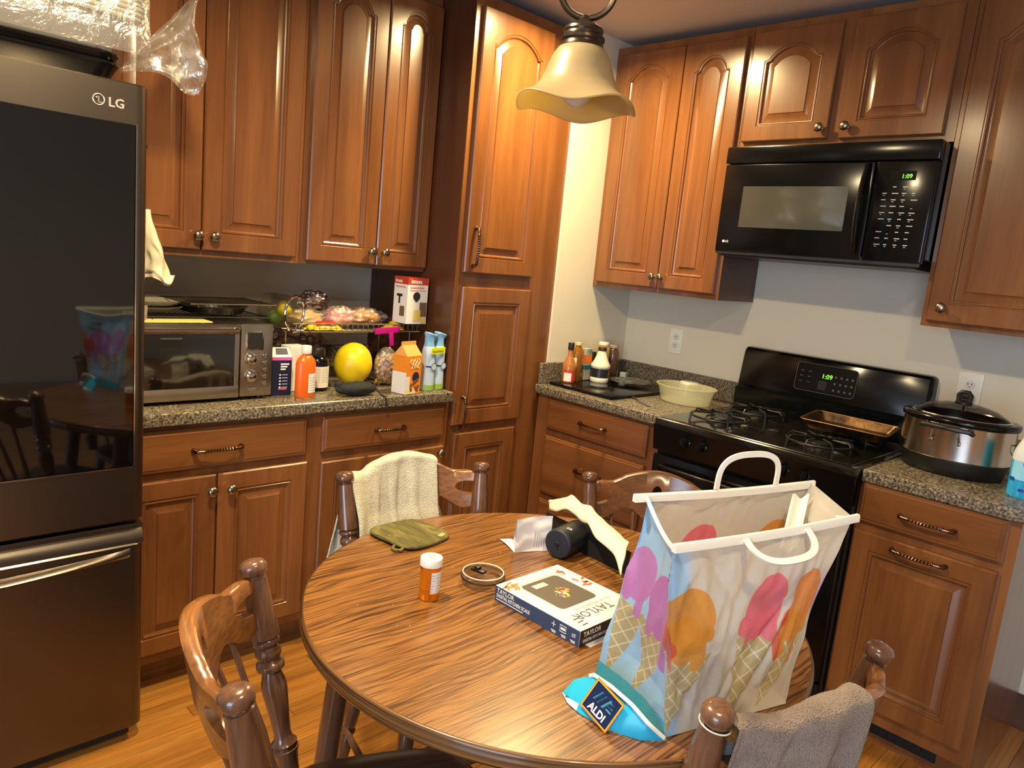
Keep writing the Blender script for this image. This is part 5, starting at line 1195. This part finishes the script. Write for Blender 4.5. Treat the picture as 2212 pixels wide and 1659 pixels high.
# ================================================================ STUFF ON THE FRIDGE
def fridge_top():
    t = thing('foil_tray', 'black rimmed catering trays stacked with foil pans on the refrigerator', 'tray', (-2.62, -.42, 1.8))
    for i in range(2):
        b = MB(); z0 = .003+.022*i; P_ = []
        for s, z in ((.90, z0), (.985, z0+.03), (1.0, z0+.033), (1.0, z0+.038), (.97, z0+.040), (.88, z0+.01)):
            P_.append([(x*s, y*s, z) for x, y in rrect(-.20, .20, -.165, .165, .06, 6)])
        n = len(P_[0]); b.add([p for l in P_ for p in l], [(j*n+k, j*n+(k+1) % n, (j+1)*n+(k+1) % n, (j+1)*n+k) for j in range(5) for k in range(n)]+[tuple(range(n-1, -1, -1))]); b.build('tray', BLKG, t, ang=40)
    FOIL = mat('aluminium foil', '#b8b6ae', .3, .9)
    b = MB(); P_ = []
    for q in range(9):
        z = .068+q*.009; s = .90+.10*q/8; l = rrect(-.20, .20, -.165, .165, .05, 8); n = len(l); P_.append([(x*s*(1+.012*math.sin(k*2.6)), y*s*(1+.012*math.sin(k*2.6)), z) for k, (x, y) in enumerate(l)])
    P_.append([(x*1.04, y*1.04, .143) for x, y in rrect(-.20, .20, -.165, .165, .05, 8)])
    b.add([p for l in P_ for p in l], [(j*n+k, j*n+(k+1) % n, (j+1)*n+(k+1) % n, (j+1)*n+k) for j in range(9) for k in range(n)]+[tuple(range(n-1, -1, -1))]); b.build('foil_pan', FOIL, t, ang=20)
    t2 = thing('paper_plate_pack', 'white ribbed stack of paper goods wrapped in plastic on top of the fridge trays', 'package', (-2.62, -.42, 1.945))
    PLM = mat('ribbed paper', '#a5a192', .6)
    for k in range(24):
        z = .004+k*.0115; s = .97+.02*((k*7) % 3-1)*.5
        l = rrect(-.255, .255, -.17, .17, .03, 4); n = len(l); P_ = [[(x*s*q, y*s*q, z+dz) for x, y in l] for q, dz in ((.985, 0), (1, .003), (1, .0065), (.985, .0095))]
        MB().add([p for l_ in P_ for p in l_], [(j*n+m, j*n+(m+1) % n, (j+1)*n+(m+1) % n, (j+1)*n+m) for j in range(3) for m in range(n)]+[tuple(range(n-1, -1, -1)), tuple(3*n+m for m in range(n))]).build('plate', PLM, t2, ang=40)
    WR = film('wrap film', '#f4f1e6', .30, .10, .14, 22.0)
    b = MB(); l = rrect(-.262, .262, -.180, .180, .04, 10); n = len(l); P_ = []
    for q in range(16):
        z = -.075+q*.024; s = .96 if q == 0 else 1.0; P_.append([(x*s*(1+.02*nz((x*12, y*12, z*9))), y*s*(1+.03*nz((x*12, y*12, z*9+4))), z) for x, y in l])
    b.add([p for l_ in P_ for p in l_], [(j*n+m, j*n+(m+1) % n, (j+1)*n+(m+1) % n, (j+1)*n+m) for j in range(15) for m in range(n)]); b.build('wrap', WR, t2, ang=30)
    t3 = thing('plastic_wrap_bag', 'loose clear plastic bag hanging off the right corner of the fridge top', 'bag', (-2.33, -.44, 1.80))
    poly = [(-.05, .03), (.11, .26), (.15, .29), (.145, .16), (.13, .10), (.15, .03), (.13, .005), (.02, -.01), (-.03, .0)]
    def pf(u, v):
        # film sheet spanning from the fridge corner up to the cabinet
        x0 = -.06+.17*v**1.1; x1 = .140+.012*math.sin(v*7)-.03*max(0, v-.75)*2; x = x0+(x1-x0)*u; z = .045+.225*v-.004*(1-v)+.02*math.sin(u*4)*(1-v)
        return (x, -.02+.03*nz((u*4, v*5, 3))+.02*math.sin(u*9+v*6), z+.004)
    b = MB(); b.grid(pf, 46, 60); b.build('film', WR, t3, fix=False, ang=25)
    b = MB(); b.grid(lambda u, v: tuple(Vector(pf(u, v))+Vector((.004, .035+.01*math.sin(v*11), 0))), 30, 40); b.build('film_back', WR, t3, fix=False, ang=25)
fridge_top()

# ================================================================ RIGHT COUNTER THINGS
t = cs('glass_board', 'black glass cutting board on the counter left of the stove', 'board', -.345, -.612)
MB().box(-.235, .225, -.178, .182, .002, .014, .003, 2).build('glass_plate', BLKG, t)
for sx in (-1, 1):
    for sy in (-1, 1): MB().at(sx*.2, sy*.15, 0).cyl(.008, 0, .003, 10).build('foot', BLKP, t)
BZ = CT_+.0145
GL = glassy('bottle glass', '#c8a35c', .05, .6)
t = bottle('hot_sauce_bottle', 'red hot sauce bottle with black cap nearest the pantry', -.500, -.470, [(.029, 0), (.031, .004), (.031, .070), (.028, .088), (.014, .118), (.0115, .130), (.0115, .155)], mat('chili sauce', '#a86a34', .15), [(.0135, .150), (.0140, .152), (.0140, .180), (.013, .182), (.0001, .182)], BLKP, z=BZ)
b = MB(); b.grid(lambda u, v: (.0315*math.cos(-3.2+u*2.6), .0315*math.sin(-3.2+u*2.6), .006+v*.052), 20, 2); b.build('label', mat('label red', '#c53a20', .4), t, fix=False)
b = MB(); b.grid(lambda u, v: (.0319*math.cos(-3.1+u*1.15), .0319*math.sin(-3.1+u*1.15), .008+v*.038), 12, 2); b.build('label_panel', PAPER, t, fix=False)
t = bottle('vinegar_jug', 'amber vinegar jug without cap beside the hot sauce', -.432, -.455, [(.031, 0), (.033, .004), (.033, .120), (.030, .140), (.018, .158), (.015, .162), (.015, .172)], mat('amber liquid', '#9c6222', .12, 0, Transmission_Weight=.3), [(.0165, .168), (.0165, .180), (.0001, .181)], mat('cream cap', '#d8c48e', .4), z=BZ, sy=.85)
b = MB(); b.grid(lambda u, v: (.0336*math.cos(-3.3+u*.9), .0286*math.sin(-3.3+u*.9), .012+v*.100), 10, 2); b.build('label', mat('label cream', '#e9dcb6', .5), t, fix=False)
t = cs('snack_tin', 'slim orange and teal box between the amber jug and creamer', 'box', -.352, -.440, .1, BZ); MB().box(-.026, .026, -.018, .018, 0, .150, .002, 1).build('carton', mat('carton stone', '#a8a294', .5), t, smooth=False)
MB().box(-.0264, .0264, -.0184, .0184, .080, .120).build('orange_band', mat('carton tangerine', '#cf6a24', .4), t, smooth=False); MB().box(-.0264, .0264, -.0184, .0184, .052, .072).build('teal_band', mat('carton teal', '#2c6a72', .4), t, smooth=False)
b = MB().at(.008, -.0186, .136, PI/2); b.cyl(.012, 0, .0006, 20); b.build('teal_disc', mat('carton teal blue', '#3a8fae', .4), t)
t = bottle('spice_bottle', 'small dark spice bottle with black cap behind the creamer', -.290, -.432, [(.015, 0), (.016, .003), (.016, .085), (.013, .092)], mat('spice dark', '#2c241c', .4), [(.015, .09), (.0155, .092), (.0155, .130), (.0001, .132)], BLKP, z=BZ)
t = bottle('creamer_bottle', 'white creamer bottle with brown cap and dark label', -.315, -.505, [(.042, 0), (.044, .004), (.044, .020), (.043, .022), (.043, .066), (.046, .070), (.046, .080), (.034, .100), (.024, .125), (.018, .148), (.0175, .152)], mat('creamer white', '#e4e0cc', .35), [(.0205, .148), (.021, .150), (.021, .162), (.020, .164), (.0001, .164)], mat('cap brown', '#3a2418', .4), z=BZ)
b = MB(); b.grid(lambda u, v: (.0434*math.cos(2*PI*u), .0434*math.sin(2*PI*u), .023+v*.042), 40, 2, closeu=True); b.build('label', mat('label dark', '#2a2430', .3), t, fix=False)
b = MB(); b.grid(lambda u, v: (.0439*math.cos(-1.4+u*.9), .0439*math.sin(-1.4+u*.9), .026+v*.036), 10, 2); b.build('label_cookie', mat('label biscuit', '#c08a3e', .4), t, fix=False)
for i, (x, y, h, lab, colr, capc) in enumerate(((-.232, -.445, .178, 'tall oil bottle with white cap behind the creamer bottle', '#a8843a', '#e6e0cc'), (-.165, -.455, .165, 'glass jar of dark preserve at the corner of the counter', '#4a3228', '#8d8272'))):
    t = cs('oil_bottle' if i == 0 else 'preserve_jar', lab, 'bottle' if i == 0 else 'jar', x, y, 0, BZ)
    MB().lathe([(.029, 0), (.032, .005), (.032, h-.045), (.028, h-.025), (.022, h-.018), (.022, h-.012)], 28).build('glass', mat('contents '+colr, colr, .12, 0, Coat_Weight=.6), t); MB().lathe([(.024, h-.014), (.024, h-.002), (.022, h), (.0001, h)], 24).build('cap', mat('cap '+capc, capc, .4), t)
t = cs('glass_cube', 'small clear glass salt dish in front of the backsplash corner', 'dish', -.085, -.475, .2, BZ); MB().box(-.017, .017, -.017, .017, 0, .030, .002, 1).build('dish_body', mat('frosted glass', '#9aa2a2', .25), t)
t = cs('plastic_sheet', 'crumpled grey translucent lid lying on the black glass board', 'lid', -.20, -.60, .3, BZ)
b = MB(); b.grid(lambda u, v: (.11*math.cos(2*PI*u)*v, .10*math.sin(2*PI*u)*v, .006+.010*v*v+.006*nz((math.cos(2*PI*u)*v*3, math.sin(2*PI*u)*v*3, 2))), 40, 10, closeu=True); b.build('film', mat('grey film', '#4c4c4a', .15, 0, Coat_Weight=.5), t, fix=False, ang=60)
# tub
t = cs('food_tub', 'large round translucent plastic tub beside the stove', 'tub', -.262, -.945)
TUB = mat('translucent tub', '#d9d7b6', .25); bs = bsdf(TUB); bs.inputs['Alpha'].default_value = .34; bs.inputs['Transmission Weight'].default_value = .2
b = MB().lathe([(.0001, .001), (.095, .001), (.105, .004), (.122, .066), (.1225, .070), (.131, .071), (.132, .075), (.129, .077), (.122, .0765), (.1195, .072), (.102, .008), (.095, .004), (.0001, .004)], 56, cap=False, sx=.85, sy=1.05); b.build('tub_body', TUB, t, ang=30)
t = cs('small_cup', 'small clear cup with white lid behind the plastic tub', 'cup', -.085, -.850); b = MB().lathe([(.0001, 0), (.032, 0), (.040, .055), (.040, .058)], 28, cap=False); b.build('cup_body', TUB, t); MB().lathe([(.041, .055), (.0425, .057), (.0425, .064), (.040, .066), (.0001, .064)], 28).build('lid', WHITE, t)
# knife
t = cs('table_knife', 'thin steel knife lying on the counter beside the glass board', 'knife', -.475, -.862, math.radians(-120), CT_+.0015); b = MB(); b.tube([(-.115, 0, .004), (-.02, 0, .004)], [.005, .0035], 8); b.build('handle', mat('knife handle', '#a8a49c', .3, 1.0), t); MB().box(-.02, .10, -.006, .006, .002, .0035, .0008, 1).build('blade', CHROME, t)
# baking pan on the burner
t = thing('baking_pan', 'old square scorched baking pan on the right rear burner', 'pan', (-.31, -1.665, .9605), 0, rot=(.02, -.03, .12))
PAN = mat('scorched steel', '#6f4a2a', .35, .7); v = coords(PAN, (1, 1, 1), False); n = N(PAN, 'ShaderNodeTexNoise', Scale=16.0, Detail=6, Roughness=.7); lk(PAN, v, n.inputs['Vector']); lk(PAN, ramp(PAN, n.outputs[0], [(.38, '#17110c'), (.55, '#5a3f24'), (.75, '#8a6840')]), bsdf(PAN).inputs['Base Color'])
b = MB(); P_ = []
for s, z in ((.86, .001), (1.0, .030), (1.02, .031), (1.02, .033), (.985, .033), (.84, .004)): P_.append([(x*s, y*s, z) for x, y in rrect(-.105, .105, -.145, .145, .02, 5)])
n = len(P_[0]); b.add([p for l in P_ for p in l], [(j*n+k, j*n+(k+1) % n, (j+1)*n+(k+1) % n, (j+1)*n+k) for j in range(5) for k in range(n)]+[tuple(range(n-1, -1, -1)), tuple(5*n+k for k in range(n))]); b.build('pan_body', PAN, t, ang=40)
MB().tube([(x*1.02, y*1.02, .033) for x, y in rrect(-.105, .105, -.145, .145, .02, 5)], .0022, 6, closed=True).build('rim', mat('rim brown', '#8a6a4a', .3, .8), t)
# slow cooker
def cooker():
    t = cs('slow_cooker', 'oval stainless slow cooker with black base and glass lid at right', 'slow cooker', -.335, -2.015)
    sx, sy = .80, 1.0; R = .163
    MB().lathe([(R*.86, .0), (R*.90, .004), (R*.93, .030), (R*.975, .050), (R*.975, .056)], 64, sx=sx, sy=sy).build('base', BLKP, t, ang=50)
    MB().lathe([(R*.985, .054), (R, .057), (R, .160), (R*1.012, .166), (R*1.012, .168)], 96, cap=False, sx=sx, sy=sy).build('steel_shell', POTM, t, ang=30)
    MB().tube([(R*sx*1.006*math.cos(2*PI*k/72), R*sy*1.006*math.sin(2*PI*k/72), .167) for k in range(72)], .0028, 6, closed=True).build('steel_rim', CHROME, t)
    MB().lathe([(R*.98, .160), (R*1.035, .168), (R*1.05, .176), (R*1.04, .183), (R*.98, .186), (R*.86, .184), (R*.84, .17)], 72, cap=False, sx=sx, sy=sy).build('stoneware_rim', BLKG, t, ang=60)
    LG_ = glassy('lid glass', '#5a5148', .03, .55)
    MB().lathe([(R*.86, .185), (R*.80, .195), (R*.60, .214), (R*.3, .226), (.0001, .229)], 64, cap=False, sx=sx, sy=sy).build('lid_glass', LG_, t, ang=80)
    MB().tube([(R*.865*sx*math.cos(2*PI*k/72), R*.865*sy*math.sin(2*PI*k/72), .187) for k in range(72)], .003, 6, closed=True).build('lid_rim', CHROME, t)
    b = MB(); b.lathe([(.026, .222), (.026, .230), (.016, .234), (.010, .238)], 20); b.tube([(0, .016, .232), (0, .018, .252), (0, .010, .262), (0, -.010, .262), (0, -.018, .252), (0, -.016, .232)], .0075, 10); b.build('lid_knob', BLKP, t)
    MB().box(-.012, .012, -.012, .012, .05, .16).build('inner_post', BLKM, t)
    # side handle facing the room
    b = MB(); b.tube([(-R*sx*.99, .072, .150), (-R*sx-.022, .066, .158), (-R*sx-.034, .03, .160), (-R*sx-.036, 0, .160), (-R*sx-.034, -.03, .160), (-R*sx-.022, -.066, .158), (-R*sx*.99, -.072, .150)], .0075, 10); b.build('handle', BLKP, t)
    for s in (-1, 1):
        b = MB().tube([(-R*sx*.97, s*.040, .115), (-R*sx-.012, s*.040, .122), (-R*sx-.030, s*.034, .152)], .003, 6); b.build('handle_bracket', CHROME, t); MB().at(-R*sx-.001, s*.040, .112, 0, -PI/2, 0).lathe([(.006, 0), (.005, .003), (.0001, .004)], 12).build('rivet', CHROME, t)
    MB().tube([(0, -R*sy+.002, .125), (-.01, -R*sy-.018, .120), (-.012, -R*sy-.020, .105), (-.01, -R*sy-.002, .094)], .002, 6).build('lid_clip', BLKM, t)
    MB().tube([(.03, -R*sy+.02, .02), (.0, -R*sy-.012, .010), (-.06, -R*sy-.012, .006), (-.02, -R*sy-.030, .006), (.06, -R*sy-.02, .006), (.13, -R*sy*.9, .006)], .003, 8).build('power_cord', mat('cord white', '#c9c2b6', .5), t)
cooker()
# spray cleaner
t = cs('spray_bottle', 'blue glass cleaner spray bottle at the right edge of the counter', 'spray bottle', -.475, -2.245, .0)
BL = mat('cleaner blue', '#27a8e0', .12, 0, Coat_Weight=.5); FR = mat('clear bottle', '#d6dade', .15)
MB().lathe([(.040, 0), (.044, .005), (.044, .112)], 36, sx=.8, sy=1.0).build('blue_liquid', BL, t)
MB().lathe([(.0443, .110), (.0445, .125), (.040, .145), (.026, .180), (.016, .205), (.014, .215), (.014, .222)], 36, cap=False, sx=.85, sy=1.0).build('bottle_top', FR, t)
b = MB(); b.lathe([(.0175, .216), (.0185, .218), (.0185, .234), (.015, .240)], 24); b.box(-.035, .022, -.012, .012, .262, .292, .005, 2); b.box(-.010, .012, -.011, .011, .236, .266, .003, 1); b.build('sprayer_head', mat('sprayer navy', '#1c2352', .35), t)
b = MB().at(-.030, 0, .248, 0, .45, 0).box(-.004, .004, -.006, .006, -.028, .020, .002, 1); b.build('trigger', mat('sprayer navy', '#1c2352', .35), t); MB().at(-.022, .0, .268).box(-.012, .006, -.0125, .0125, -.012, .004, .003, 2).build('yellow_shroud', mat('sprayer yellow', '#e8c61e', .35), t)
b = MB(); b.grid(lambda u, v: (-.0372*math.cos(-.9+u*1.8), .0446*math.sin(-.9+u*1.8), .055+v*.055), 20, 2); b.build('label_clear', mat('label sky', '#8fd0ee', .3), t, fix=False)
b = MB().at(-.0375, -.012, .106, 0, -PI/2, 0); b.cyl(.020, 0, .0012, 24); b.build('label_emblem', mat('label cobalt', '#1d3f9e', .35), t)
b = MB(); b.grid(lambda u, v: (-.0376*math.cos(-.2+u*.9-.5), .0450*math.sin(-.2+u*.9-.5), .022+v*.008), 12, 2); b.grid(lambda u, v: (-.0376*math.cos(.55+u*.45), .0450*math.sin(.55+u*.45), .050+v*.010), 8, 2); b.build('label_bar', mat('label cobalt', '#1d3f9e', .35), t, fix=False)
# outlets
def outlet(x, y, z, label, plug=False, w=.072, h=.118):
    t = thing('wall_outlet', label, 'outlet', (-.0, y, z), RB)
    MB().box(-w/2, w/2, -.006, 0, -h/2, h/2, .0025, 2).build('plate', WHITE, t)
    for s in (-1, 1):
        if plug and s < 0: continue
        b = MB().at(0, -.0055, s*.020, PI/2); b.cyl(.0165, 0, .0025, 24); b.build('socket', mat('socket white', '#dad8d2', .35), t)
        b = MB().at(0, -.0083, s*.020); b.box(-.0075, -.0050, -.0003, .0005, -.001, .007); b.box(.0050, .0075, -.0003, .0005, -.001, .007); b.at(0, -.0083, s*.020-.007, PI/2).cyl(.0022, -.0003, .0004, 10); b.build('slots', BLKM, t, smooth=False)
    if plug: pass
    return t
outlet(0, -.695, 1.146, 'white double wall outlet between creamer bottles and stove'); outlet(0, -1.945, 1.150, 'large white wall outlet plate behind the slow cooker', True, .080, .128)
t = thing('power_plug', 'black plug pushed into the outlet behind the slow cooker', 'plug', (-.0065, -1.945, 1.126), RB); b = MB(); b.box(-.024, .020, -.030, 0, -.011, .013, .005, 2); b.build('plug_body', BLKP, t); MB().tube([(0, -.02, -.011), (0, -.022, -.04), (.004, -.018, -.10), (.004, -.02, -.128)], .003, 8).build('cable', BLKP, t)
